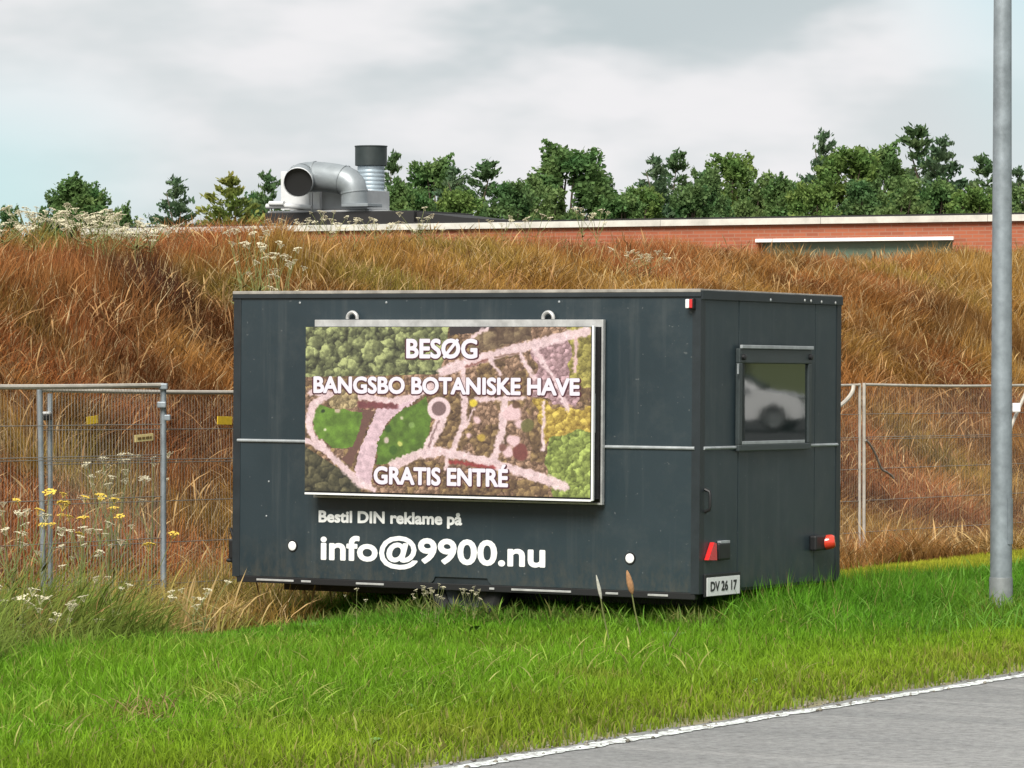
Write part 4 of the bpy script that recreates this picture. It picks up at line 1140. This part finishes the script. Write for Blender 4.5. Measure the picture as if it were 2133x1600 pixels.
M_felt = mat('black_roof_felt', (.018, .017, .017), .85, var=.3, scale=3)
roof = box('roof', (kl - .05, kr + .05, -.05, DP + .05, ZR - .108, ZR + .035), M_felt, bld, 0)
M_fascia = mat('weathered_white_fascia', (.56, .54, .49), .6, var=.25, scale=3)
# fascia in lengths with joints
nk = 9
for i in range(nk):
    a, b = kl - .06 + (kr - kl + .12) * i / nk, kl - .06 + (kr - kl + .12) * (i + 1) / nk
    o = box('fascia_board', (a + .004, b - .004, -.085, -.052, ZR - .115, ZR + .002), M_fascia, roof, .004)
win = box('window', (wk0, wk1, .16, .20, wzb, wzt + .05), M_white, bld, 0); win['label'] = 'wide window with a white head rail'
M_bglass = mat('greenish_window', (.12, .18, .13), .35, var=.2, scale=2)
npan = 1
for i in range(npan):
    a, b = wk0 + (wk1 - wk0) * i / npan, wk0 + (wk1 - wk0) * (i + 1) / npan
    box('pane', (a + .025, b - .025, .145, .158, wzb + .04, wzt), M_bglass, win, 0)
box('head_rail', (wk0 - .03, wk1 + .03, -.045, .01, wzt + .004, wzt + .066), M_white, win, .004)
# dark curbs on the roof
YC = 1.2
pl0, pl1 = bplan(552, YC), bplan(862, YC)
zpl = bloc(700, 441, YC).z
box('roof_curb', (pl0, pl1, YC, YC + 2.4, ZR + .036, zpl), M_felt, roof, .02)
prism('roof_curb', [(pl1 + .01, ZR + .036), (pl1 + .01, zpl - .03), (bplan(960, YC), bloc(960, 453, YC).z), (bplan(1060, YC), bloc(1060, 459, YC).z), (bplan(1270, YC), ZR + .036)], 'y', YC + .1, YC + 2.2, M_felt, roof)

# ventilation plant on the curb
YV = YC + .9
U0 = bplan(675, YV)
vent = thing('roof_ventilation_unit', 'white ventilation box with a fat curved grey duct on the building roof', 'ventilation unit')
VO = Vector((U0, YV, zpl)); vent.matrix_world = BM_ @ Matrix.Translation(VO)
def vp(px, py, y): return bloc(px, py, YV + y) - VO
def vbox(name, px0, px1, py0, py1, y0, y1, m, parent=None, bev=.01):
    a, b = vp(px0, py1, y0), vp(px1, py0, y0)
    return box(name, (a.x, b.x, y0, y1, a.z, b.z), m, parent or vent, bev)
M_vwhite = mat('white_sheet_metal', (.62, .62, .62), .45, .1, var=.08, scale=5)
M_vgrey = mat('grey_sheet_metal', (.36, .37, .38), .5, .15, var=.12, scale=5)
M_duct = mat('grey_duct', (.27, .295, .31), .42, .35, var=.15, scale=4)
box('base_frame', (vp(558, 441, -.5).x, vp(768, 441, -.5).x, -.5, .7, .0, .05), M_vwhite, vent, .01)
cab = vbox('cabinet', 585, 650, 356, 437, -.36, .6, M_vwhite)
vbox('access_panel', 591, 645, 364, 430, -.376, -.361, M_vwhite, cab, .004)
vbox('corner_strip', 652, 666, 392, 437, -.40, .58, M_vwhite)
vbox('side_cabinet', 667, 765, 396, 437, -.30, .6, M_vgrey)
yD = -.72
vbox('duct_flange', 711, 766, 423, 431, yD - .3, yD + .28, M_duct)
tube('drain_pipe', [vp(556, 430, -.62), vp(600, 429, -.64), vp(650, 433, -.64)], .055, M_vwhite, vent, 10)
tube('drain_pipe', [vp(562, 424, -.68), vp(592, 424, -.70)], .05, M_vwhite, vent, 10)
r_d = .30
path_ = [vp(621, 380, yD - .62), vp(622, 379, yD - .55), vp(624, 376, yD - .40), vp(629, 372, yD - .22), vp(640, 369, yD - .07), vp(656, 368, yD), vp(676, 369, yD), (vp(700, 372, yD)), vp(716, 375, yD), vp(727, 380, yD), vp(735, 389, yD), vp(738, 400, yD), vp(738, 411, yD), vp(738, 424, yD)]
rad_ = [r_d * .94, r_d * .97, r_d, r_d, r_d, r_d, r_d * .99, r_d * .98, r_d * .97, r_d * .95, r_d * .92, r_d * .88, r_d * .86, r_d * .86]
dct = tube('duct', path_, rad_, M_duct, vent, 28, caps=False)
bm = bmesh.new(); d0 = (Vector(path_[2]) - Vector(path_[0])).normalized()
tube_geo(bm, [Vector(path_[0]) - d0 * .03, Vector(path_[0]) + d0 * .05], [r_d * .97, r_d * .99], 28, False); link('duct_collar', mesh_from(bm, 'duct_collar', True), M_vwhite, dct)
bm = bmesh.new(); tube_geo(bm, [Vector(path_[0]) + d0 * .06, Vector(path_[0]) + d0 * .08], [r_d * .93, r_d * .93], 28, True); link('duct_mouth', mesh_from(bm, 'duct_mouth', True), M_black, dct)  # black disc closes the opening, standing in for the shade inside the duct
for i in (3, 5, 8, 11):
    b_ = Vector(path_[i]); d_ = (Vector(path_[i + 1]) - Vector(path_[i - 1])).normalized(); rr_ = rad_[i] + .012
    bm = bmesh.new(); tube_geo(bm, [b_ - d_ * .018, b_ + d_ * .018], [rr_, rr_], 28, False); link('duct_seam', mesh_from(bm, 'duct_seam', True), M_duct, dct)
# flue with ribbed sleeve and dark cap
fl = thing('roof_flue', 'ribbed galvanised flue with a wide dark cap beside the ventilation duct', 'flue')
YF = YV + .35
FO = Vector((bplan(773, YF), YF, zpl)); fl.matrix_world = BM_ @ Matrix.Translation(FO)
zf = (bloc(773, 346, YF) - FO).z; zk = (bloc(773, 304, YF) - FO).z
pts, rad = [], []
nrib = 12
for i in range(nrib):
    z0, z1 = zf * i / nrib, zf * (i + 1) / nrib
    pts += [(0, 0, z0), (0, 0, z0 + .010), (0, 0, z1 - .010)]; rad += [.266, .272, .272]
pts.append((0, 0, zf)); rad.append(.268)
tube('sleeve', pts, rad, mat('pale_galvanised', (.36, .43, .48), .45, .3, var=.15, scale=6), fl, 28)
M_cap = mat('dark_cowl', (.030, .040, .040), .5, .2, var=.2, scale=6)
tube('cowl', [(0, 0, zf + .001), (0, 0, zf + .01), (0, 0, zk - .02), (0, 0, zk - .01)], [.29, .322, .322, .31], M_cap, fl, 28)
tube('cowl_rim', [(0, 0, zk - .022), (0, 0, zk)], [.332, .332], M_cap, fl, 28)

# ---------------------------------------------------------------- trees beyond the building
def leaf_mesh(name, P, size, col, aspect=.6, out_dir=None):
    n = len(P); a = RNG.normal(size=(n, 3))
    if out_dir is not None: a = a * .6 + out_dir
    a /= np.linalg.norm(a, axis=1)[:, None]
    b = np.cross(a, RNG.normal(size=(n, 3))); b /= np.linalg.norm(b, axis=1)[:, None] + 1e-9
    L_ = size[:, None] * .5; W_ = L_ * aspect
    V = np.stack((P - a * L_, P + b * W_, P + a * L_, P - b * W_), 1)
    idx = np.arange(4 * n); C_ = np.repeat(col, 4, 0)
    return raw_mesh(name, V.reshape(-1, 3), np.full(n, 4), idx, C_)
def make_tree(kind, seed, tint):
    """unit-free tree about 9 m tall; returns trunk and crown meshes"""
    rg = np.random.default_rng(seed); Hh = 9.0
    bm = bmesh.new(); pts = [(rg.normal() * .05 * i, rg.normal() * .05 * i, Hh * .92 * i / 6) for i in range(7)]
    tube_geo(bm, pts, [.16, .13, .11, .085, .06, .035, .012], 7)
    P, S, Dv = [], [], []
    if kind == 'pine':
        z = 1.3
        while z < Hh - .15:
            nb = rg.integers(4, 7); f = (z - 1.0) / (Hh - 1.0); ln = (2.1 * (1 - f) ** .85 + .08) * (.85 if f < .15 else 1)
            a0 = rg.random() * 6.28
            for q in range(nb):
                if rg.random() < .2: continue
                a = a0 + 6.283 * q / nb + rg.normal() * .25; L_ = ln * rg.uniform(.5, 1.3); rise = rg.uniform(.10, .55) + .5 * f
                e = np.array((math.cos(a) * L_, math.sin(a) * L_, L_ * rise)); st_ = np.array((0, 0, z))
                tube_geo(bm, [st_, st_ + e * .5 + np.array((0, 0, -.05)), st_ + e], [.03 * (1 - f) + .01, .02 * (1 - f) + .007, .005], 4)
                m = int(24 + 66 * L_)
                k = rg.random(m) ** .7; sp_ = rg.normal(size=(m, 3)) * (.06 + .15 * (L_ / 2) * (1.1 - .5 * k))[:, None] * np.array((1, 1, .55))
                P.append(st_ + e[None] * (.22 + .86 * k)[:, None] + sp_); S.append(rg.uniform(.13, .30, m)); Dv.append(np.tile(e / np.linalg.norm(e) + np.array((0, 0, .5)), (m, 1)))
            z += rg.uniform(.42, .74) * (1 - .3 * f)
        m = 60; P.append(np.stack((rg.normal(size=m) * .05, rg.normal(size=m) * .05, Hh - rg.random(m) * .9), 1)); S.append(rg.uniform(.12, .22, m)); Dv.append(np.tile((0, 0, 1.), (m, 1)))
    else:
        nl = 44
        for q in range(nl):
            a = rg.random() * 6.283; zz = rg.random() ** .8; prof = math.sin(math.pi * (zz * .80 + .16)) ** .7
            rr_ = prof * 1.75 * rg.random() ** .42
            c_ = np.array((math.cos(a) * rr_, math.sin(a) * rr_, 2.0 + zz * (Hh - 2.5)))
            rl = rg.uniform(.34, .82) * (1.08 - .42 * zz)
            tube_geo(bm, [(0, 0, c_[2] * .62), tuple(c_ * np.array((.55, .55, .86))), tuple(c_)], [.045, .03, .008], 4)
            m = int(300 * rl / .5)
            d = rg.normal(size=(m, 3)); d /= np.linalg.norm(d, axis=1)[:, None]
            k = rg.random(m) ** .45
            P.append(c_ + d * (rl * k)[:, None] * np.array((1, 1, .85)) + rg.normal(size=(m, 3)) * .06); S.append(rg.uniform(.11, .25, m)); Dv.append(d * .7)
        for q in range(44):                                      # twigs that break the outline
            a = rg.random() * 6.283; zz = rg.uniform(.2, 1); prof = math.sin(math.pi * (zz * .80 + .16)) ** .7 * 1.8
            c_ = np.array((math.cos(a) * prof, math.sin(a) * prof, 2.0 + zz * (Hh - 2.2))); e = np.array((math.cos(a) * .3, math.sin(a) * .3, rg.uniform(.3, .8)))
            m = 70; c_ = c_ * np.array((.86, .86, .95)); k = rg.random(m); P.append(c_ + e * k[:, None] * .8 + rg.normal(size=(m, 3)) * .07); S.append(rg.uniform(.10, .2, m)); Dv.append(np.tile(e, (m, 1)))
    P, S, Dv = np.concatenate(P), np.concatenate(S), np.concatenate(Dv)
    cl = vnoise(P[:, 0] + P[:, 2] * .7, P[:, 1] + P[:, 2], .8, seed)
    col = np.array(tint)[None] * 1.18 * (.55 + .55 * rg.random(len(P)) + .45 * cl)[:, None]
    col[:, 0] *= (.8 + .5 * cl)
    return mesh_from(bm, 'trunk', True), leaf_mesh('crown', P, S, col, .42 if kind == 'pine' else .62, Dv)
PROTO = []
for kind, seed, tint in (('pine', 1, (.075, .135, .055)), ('pine', 2, (.068, .122, .062)), ('pine', 3, (.17, .20, .05)), ('broad', 4, (.085, .155, .05)), ('broad', 5, (.125, .19, .05)), ('broad', 6, (.075, .14, .05)), ('broad', 7, (.10, .165, .055))):
    PROTO.append(make_tree(kind, seed, tint))
WORDS = ['dark green pine', 'blue-green pine', 'yellowish young conifer', 'mid green leafy tree', 'fresh yellow-green leafy tree', 'deep green leafy tree', 'rounded green leafy tree']
tree_i = 0
def plant_tree(k, px, ytop, wpx, D, label, group, hmin=None):
    global tree_i
    p = at_depth(px, ytop, D); H_ = p[2]
    r = thing('pine_tree' if k < 3 else 'leafy_tree', label, 'tree', (p[0], p[1], 0.0), 0, group)
    r.location.z = float(ground_z(p[0], p[1], False)) - .05
    wm = wpx * D / F
    for nm, me, m in (('trunk', PROTO[k][0], M_bark), ('crown', PROTO[k][1], M_leaf)):
        o = bpy.data.objects.new(nm, me); COL.objects.link(o); o.parent = r
        if not me.materials: me.materials.append(m)
    r.scale = (wm / (2.35 if k < 3 else 3.4), wm / (2.35 if k < 3 else 3.4), (H_ + .05) / 9.15)
    r.rotation_euler = (0, 0, tree_i * 2.4 + 1)
    tree_i += 1
    return r
ROOF = ' behind the brick building roof'
G1, G2, G3 = 'trees behind the brick building', 'low leafy trees filling the gaps behind the roof', 'small trees beyond the left end of the bank'
R_TREES = [(0, 818, 318, 90, 150), (3, 905, 316, 165, 158), (1, 945, 345, 120, 150), (0, 1010, 334, 150, 156), (3, 1183, 287, 215, 160), (6, 1112, 352, 130, 152), (5, 1245, 352, 120, 165), (1, 1362, 322, 130, 155), (0, 1408, 314, 130, 162), (5, 1468, 345, 120, 150), (4, 1522, 305, 165, 156), (6, 1580, 345, 130, 150), (1, 1712, 268, 120, 165), (4, 1765, 292, 190, 152), (3, 1835, 288, 160, 158), (0, 1910, 261, 165, 166), (1, 1968, 282, 150, 160), (0, 2052, 324, 130, 155), (1, 2122, 348, 130, 160), (3, 2210, 300, 200, 160), (5, 2330, 310, 200, 165)]
ORD = ['first', 'second', 'third', 'fourth', 'fifth', 'sixth', 'seventh', 'eighth', 'ninth', 'tenth', 'eleventh', 'twelfth', 'thirteenth', 'fourteenth', 'fifteenth', 'sixteenth', 'seventeenth', 'eighteenth', 'nineteenth', 'twentieth', 'twenty-first']
for i, (k, px, yt, w, D) in enumerate(sorted(R_TREES, key=lambda q: q[1])):
    plant_tree(k, px, yt, w * 1.12, D, WORDS[k] + ', ' + ORD[i] + ' of the tall trees behind the roof from the flue', G1)
for i, (px, yt) in enumerate(((850, 372), (960, 385), (1060, 372), (1145, 380), (1290, 392), (1330, 378), (1440, 380), (1500, 375), (1640, 358), (1690, 372), (1800, 368), (1880, 360), (1950, 365), (2020, 380), (2090, 385), (2160, 375))):
    plant_tree(3 + i % 4, px, yt, 165, 144 + (i * 5) % 9, 'low bushy tree, ' + ORD[i] + ' from the flue along the roof edge', G2)
for k, px, yt, w, D, lb in ((3, 168, 360, 140, 120, 'broad dark green tree rising above the flowering left end of the bank'), (5, 118, 400, 90, 122, 'small green tree leaning against a broader one beyond the left bank'), (5, 20, 426, 60, 130, 'small distant tree at the far left end of the bank'), (3, 258, 420, 60, 125, 'low green bushy tree between the broad tree and a dark pine'), (1, 362, 369, 95, 120, 'dark pine standing alone above the left bank'), (2, 482, 364, 110, 110, 'yellowish young conifer above the crest of the bank'), (0, 560, 362, 80, 120, 'dark pine half hidden by the white ventilation box'), (5, 532, 395, 70, 125, 'low dark tree beside the yellowish conifer'), (5, -90, 410, 120, 130, 'green tree beyond the far left end of the bank')):
    plant_tree(k, px, yt, w * (1.5 if k < 3 else 1.45), D, lb, G3)

# ---------------------------------------------------------------- flowering plants
M_umbel = mat('cream_umbels', (.58, .53, .37), .8, var=.15, scale=40)
M_tansy = mat('yellow_florets', (.66, .47, .07), .8, var=.3, scale=40)
M_stem = mat('weed_stem', (.17, .19, .06), .8, var=.3, scale=20)
def floret_head(seed, r, nf, fr, dome_=.25):
    rg = np.random.default_rng(seed); bm = bmesh.new()
    for i in range(nf):
        a, q = rg.random() * 6.283, math.sqrt((i + .5) / nf)
        c_ = Vector((math.cos(a) * q * r, math.sin(a) * q * r, dome_ * r * (1 - q * q) + rg.normal() * .004))
        R = bmesh.ops.create_icosphere(bm, subdivisions=1, radius=fr * rg.uniform(.7, 1.25))
        for v in R['verts']: v.co = Vector((v.co.x, v.co.y, v.co.z * .45)) + c_
    for i in range(6):
        a = i * 1.047; tube_geo(bm, [(0, 0, -.09), (math.cos(a) * r * .6, math.sin(a) * r * .6, -.004)], .0022, 3, False)
    return mesh_from(bm, 'flower_head')
HEADS = {'white': [floret_head(i, .085, 20, .014, .12) for i in range(3)], 'yellow': [floret_head(10 + i, .085, 26, .017) for i in range(3)]}
for k, m in (('white', M_umbel), ('yellow', M_tansy)):
    for me in HEADS[k]: me.materials.append(m)
STEMS = []
for i in range(4):
    rg = np.random.default_rng(40 + i); bm = bmesh.new(); tips = []
    tube_geo(bm, [(0, 0, -.03), (.02, .01, .3), (.03, .02, .62)], [.007, .006, .004], 5)
    for j in range(3 + i):
        a = 6.283 * j / (3 + i) + rg.random(); L_ = rg.uniform(.12, .30); zt_ = rg.uniform(.78, 1.05)
        tip = Vector((.03 + math.cos(a) * L_, .02 + math.sin(a) * L_, zt_)); tube_geo(bm, [(.024, .015, rg.uniform(.35, .6)), (.03 + math.cos(a) * L_ * .6, .02 + math.sin(a) * L_ * .6, zt_ * .78), tip], [.004, .0035, .003], 4)
        tips.append(tip)
    for j in range(10):
        a = rg.random() * 6.283; z = rg.uniform(.1, .65); d = Vector((math.cos(a), math.sin(a), .35)) * rg.uniform(.1, .2); n_ = Vector((-d.y, d.x, 0)).normalized() * .014
        v = [bm.verts.new(Vector((.02, .01, z)) + q_) for q_ in (n_ * .2, d * .5 + n_, d, d * .5 - n_)]; bm.faces.new(v)
    me = mesh_from(bm, 'stem'); me.materials.append(M_stem); STEMS.append((me, tips))
fl_i = 0
def flower(px, py, s, size, colour, label, group):
    """a flowering plant whose heads are seen at (px, py), rooted on the ground at road distance s"""
    global fl_i
    x_, y_ = on_s(px, s); ztop = float(at_depth(px, py, y_)[2]); gz = float(ground_z(x_, y_))
    H_ = min(max(ztop - gz, .28), 1.3)
    r = thing('yarrow_plant' if colour == 'white' else 'tansy_plant', label, 'wildflower', (x_, y_, gz), fl_i * 1.7, group)
    me, tips = STEMS[fl_i % 4]
    o = bpy.data.objects.new('stem', me); COL.objects.link(o); o.parent = r; o.scale = (size, size, H_ / .95)
    for j, tp_ in enumerate(tips):
        h_ = bpy.data.objects.new('flower_head', HEADS[colour][(j + fl_i) % 3]); COL.objects.link(h_); h_.parent = r
        h_.location = (tp_.x * size, tp_.y * size, tp_.z * H_ / .95); sc_ = size * random.uniform(.38, .72); h_.scale = (sc_, sc_, sc_); h_.rotation_euler = (random.uniform(-.4, .4), random.uniform(-.4, .4), j)
    fl_i += 1
rr = random.Random(3)
for i in range(34):
    px = rr.uniform(-20, 330); py = np.interp(px, [0, 150, 330], [452, 446, 470]) + rr.uniform(-8, 26)
    flower(px, py, rr.uniform(13.2, 15.4), rr.uniform(.8, 1.25), 'white', 'cream flowered plant in the drift along the left crest of the bank', 'cream flowers along the left crest')
for px, py in ((600, 462), (628, 468), (655, 452), (675, 458), (690, 446), (705, 470), (735, 463), (760, 458), (785, 462), (800, 470), (845, 466), (880, 470), (905, 474), (1045, 462), (1090, 446), (1120, 452), (1215, 440), (1240, 446), (868, 440), (880, 452)):
    flower(px, py, rr.uniform(14.3, 15.2), rr.uniform(.6, 1.0), 'white', 'cream flowered plant on the crest in front of the white roof edge', 'cream flowers before the roof edge')
for px, py in ((505, 495), (528, 493), (560, 500), (545, 512), (572, 530), (590, 545), (605, 560), (598, 578), (560, 548), (585, 596)):
    flower(px, py, 12.3 - (py - 495) * .022, rr.uniform(.75, 1.0), 'white', 'arching cream flowered plant on the slope above the trailer roof corner', 'cream flowers arching above the trailer corner')
for px, py in ((1310, 524), (1330, 532), (1350, 540), (1345, 528)):
    flower(px, py, 13.6, .8, 'white', 'pale pinkish seed heads on the bank below the brick wall', 'pale heads below the brick wall')
for px, py in ((58, 1044), (85, 1038), (160, 1054), (178, 1058), (310, 1098)):
    flower(px, py, 6.9, rr.uniform(.6, .85), 'yellow', 'yellow flowered tansy among the weeds in front of the mesh fence', 'yellow tansy before the fence')
for px, py in ((12, 1060), (18, 1085), (30, 1092), (70, 1090), (150, 1110), (160, 1118), (232, 1112), (185, 1125), (82, 1145), (225, 885), (240, 900), (262, 905), (205, 840), (250, 842), (320, 938), (222, 945), (30, 1225), (88, 1255), (130, 1255), (60, 1300), (160, 1292), (240, 1212), (400, 1240), (420, 1225)):
    flower(px, py, 7.9 if py < 1000 else (6.6 if py < 1160 else 5.9), rr.uniform(.5, .8), 'white', 'small white flowered weed in the tangle around the mesh fence', 'white weeds around the fence')
for px, py in ((880, 1225), (895, 1236), (905, 1226), (912, 1245), (890, 1258), (973, 1252), (985, 1258), (742, 1262)):
    x_, y_ = on_s(px, 4.6)
    flower(px, py, 4.55 + (890 - px) * .002, .30, 'white', 'low white flowers growing beside the trailer wheel', 'white flowers beside the wheel')

# tall seed stalks in front of the trailer
def stalk(px0, py0, px1, py1, D, label, m_head, hr):
    a = at_depth(px0, py0, D); b = at_depth(px1, py1, D - .1); gz = float(ground_z(a[0], a[1])); a[2] = gz
    r = thing('seed_stalk', label, 'grass stalk', tuple(a)); v = Vector(b) - Vector(a)
    tube('stem', [(0, 0, -.03), v * .5 + Vector((-.01, 0, .01)), v * .80], [.006, .005, .004], M_stem, r, 6)
    bm = bmesh.new(); pts = [v * f for f in (.70, .76, .84, .92, .98, 1.0)]; tube_geo(bm, pts, [.004, hr, hr * 1.1, hr * .8, hr * .4, .002], 8)
    link('seed_head', mesh_from(bm, 'seed_head', True), m_head, r)
M_seedp = mat('pale_seed_head', (.52, .50, .44), .9, var=.3, scale=60); M_seedb = mat('brown_seed_head', (.40, .21, .10), .9, var=.3, scale=60)
stalk(1277, 1365, 1242, 1198, 24.6, 'pale thin seed stalk standing before the trailer side', M_seedp, .010)
stalk(1344, 1315, 1306, 1188, 24.9, 'reddish brown dock stalk standing before the trailer side', M_seedb, .019)
stalk(1385, 1370, 1415, 1305, 24.0, 'short green stalk leaning right in the verge before the trailer', M_stem, .005)

# broad dark leaves along the foot of the weeds
def dock(px, py, n, label, size=.8, group='broad leaved docks at the weed edge'):
    D = 2.0 * F / (py - 700); p = at_depth(px, py, D); gz = float(ground_z(p[0], p[1]))
    r = thing('dock_plant', label, 'weed', (p[0], p[1], gz), 0, group)
    for i in range(n):
        a = 6.283 * i / n + random.random(); L_ = random.uniform(.12, .26) * size; up = random.uniform(.3, 1.0)
        d = Vector((math.cos(a), math.sin(a), 0)); sd = Vector((-d.y, d.x, 0)); bm = bmesh.new(); rows = []
        for j, (f, w) in enumerate(((0, .1), (.25, .8), (.55, 1), (.8, .7), (1, .05))):
            c_ = d * L_ * f * (1.1 - .4 * up) + Vector((0, 0, L_ * up * (f - .45 * f * f))); w_ = w * L_ * .22
            rows.append([bm.verts.new(c_ - sd * w_ + Vector((0, 0, w_ * .35))), bm.verts.new(c_), bm.verts.new(c_ + sd * w_ + Vector((0, 0, w_ * .35)))])
        for A_, B_ in zip(rows, rows[1:]):
            bm.faces.new((A_[0], A_[1], B_[1], B_[0])); bm.faces.new((A_[1], A_[2], B_[2], B_[1]))
        link('leaf', mesh_from(bm, 'leaf', True), M_dockleaf, r)
M_dockleaf = mat('dock_leaf', (.10, .20, .035), .5, var=.35, scale=10)
dr = random.Random(8)
for px, py in ((90, 1398), (130, 1392), (160, 1396), (45, 1404), (310, 1362)):
    dock(px, py, 9, 'broad leaved green dock at the edge of the weeds left of the trailer')
for i in range(16):
    px = dr.uniform(560, 1440); py = np.interp(px, [481, 1455], [1291, 1330]) + dr.uniform(-8, 26)
    dock(px, py, dr.randint(4, 8), 'low broad leaved weed in the shade along the lower edge of the trailer side', dr.uniform(.35, .8), 'low weeds along the trailer side')
for px, py in ((300, 1535), (480, 1540), (560, 1500), (880, 1500), (1180, 1430), (60, 1580), (760, 1570), (1560, 1440), (1950, 1350), (205, 1480)):
    dock(px, py, 7, 'small rosette weed growing in the open verge grass near the road', .55, 'rosette weeds in the open verge')

# ---------------------------------------------------------------- across the road: what the end window mirrors
nrm = (T_M.to_3x3() @ Vector((1, 0, 0))).normalized()
gyc, gzc = (gy0 + gy1) / 2, (gz0 + gz1) / 2
Pw = T_M @ Vector((.02, gyc, gzc)); dv_ = (Pw - Vector((0, 0, CAMZ))).normalized(); rv = dv_ - 2 * dv_.dot(nrm) * nrm
rh = Vector((rv.x, rv.y, 0)).normalized(); fw_ = Vector((1, 0, 0)); fw_ = (fw_ - 2 * fw_.dot(nrm) * nrm); fw_.z = 0; fw_.normalize()
cpos = Pw + rh * 62 - fw_ * 1.15; cz = float(ground_z(cpos.x, cpos.y))
car = thing('parked_car', 'white hatchback mirrored in the tinted window of the trailer end', 'car', (cpos.x, cpos.y, cz), math.atan2(fw_.y, fw_.x) + .25)
cp_ = bmesh.new(); bbox(cp_, -16, 34, -30, 30, -.3, .02)
bmesh.ops.transform(cp_, matrix=Matrix.Translation((cpos.x, cpos.y, cz)) @ Matrix.Rotation(math.atan2(rh.y, rh.x), 4, 'Z'), verts=cp_.verts)
M_lot = mat('dark_asphalt', (.045, .046, .048), .85, var=.3, scale=3)
tag(link('car_park', mesh_from(cp_, 'car_park'), M_lot), 'dark asphalt car park across the road', 'car park', kind='structure'); car.location.z = cz + .021
M_carw = mat('white_car_paint', (.80, .80, .80), .25, coat=.6); M_carg = mat('car_glass', (.03, .045, .045), .05, ior=1.6)
prof = [(-2.0, .35), (-2.05, .75), (-1.95, .95), (.75, .98), (1.55, .86), (1.95, .72), (2.05, .5), (2.0, .3), (1.65, .28), (1.55, .5), (1.3, .64), (1.05, .5), (.95, .26), (-1.0, .26), (-1.1, .5), (-1.35, .64), (-1.6, .5), (-1.7, .3)]
body = prism('body', prof, 'y', -.86, .86, M_carw, car, .03)
cabp = [(-1.9, .96), (-1.75, 1.25), (-1.4, 1.46), (-.2, 1.48), (.25, 1.38), (1.0, .97)]
cb = bmesh.new(); v0 = [cb.verts.new((x_, -.80 + (z_ - .96) * .28, z_)) for x_, z_ in cabp]; v1 = [cb.verts.new((x_, .80 - (z_ - .96) * .28, z_)) for x_, z_ in cabp]
cb.faces.new(v0); cb.faces.new(v1[::-1])
for i in range(6): cb.faces.new((v0[i], v1[i], v1[(i + 1) % 6], v0[(i + 1) % 6]))
link('cabin', mesh_from(cb, 'cabin'), M_carw, car)
for sgn in (-1, 1):
    for q in ([(-1.65, 1.0), (-1.5, 1.25), (-.95, 1.36), (-.95, 1.0)], [(-.88, 1.0), (-.88, 1.37), (-.2, 1.4), (.12, 1.34), (.72, 1.02)]):
        bm = bmesh.new(); vs_ = [bm.verts.new((x_, sgn * (.806 - (z_ - .96) * .28), z_)) for x_, z_ in q]; bm.faces.new(vs_ if sgn < 0 else vs_[::-1]); link('side_window', mesh_from(bm, 'side_window'), M_carg, car)
    box('mirror', (.55, .70, sgn * .86, sgn * 1.0, .98, 1.10), M_carw, car, .02)
    bm = bmesh.new(); bbox(bm, 1.72, 2.0, sgn * .60 - .16, sgn * .60 + .16, .66, .78, .02); link('headlight', mesh_from(bm, 'headlight'), M_glass, car)
bm = bmesh.new(); vs_ = [bm.verts.new(v) for v in ((.30, -.66, 1.375), (.30, .66, 1.375), (.985, .76, .995), (.985, -.76, .995))]; bm.faces.new(vs_); link('windscreen', mesh_from(bm, 'windscreen'), M_carg, car)
for x_ in (-1.35, 1.3):
    for sgn in (-1, 1):
        bm = ring_profile(x_, sgn * .76, .31, [(.19, -.09), (.29, -.10), (.31, -.06), (.31, .06), (.29, .10), (.19, .09), (.19, -.09)], 24)
        wl = link('wheel', mesh_from(bm, 'wheel', True), M_rubber, car)
        bm = ring_profile(x_, sgn * .76, .31, [(.19, sgn * .07), (.10, sgn * .05), (.001, sgn * .07)], 24); link('rim', mesh_from(bm, 'rim', True), M_galvdark, wl)
for i in range(13):
    q = cpos + rh * (16 + (i * 7) % 9) + fw_ * ((i - 6) * 4.2)
    r = thing('leafy_tree' , 'leafy tree in the screen across the road behind the white car', 'tree', (q.x, q.y, float(ground_z(q.x, q.y)) - .05), i * 1.9, 'trees across the road')
    for nm, me in (('trunk', PROTO[3 + i % 4][0]), ('crown', PROTO[3 + i % 4][1])):
        o = bpy.data.objects.new(nm, me); COL.objects.link(o); o.parent = r
    r.scale = (1.7, 1.7, 1.25)
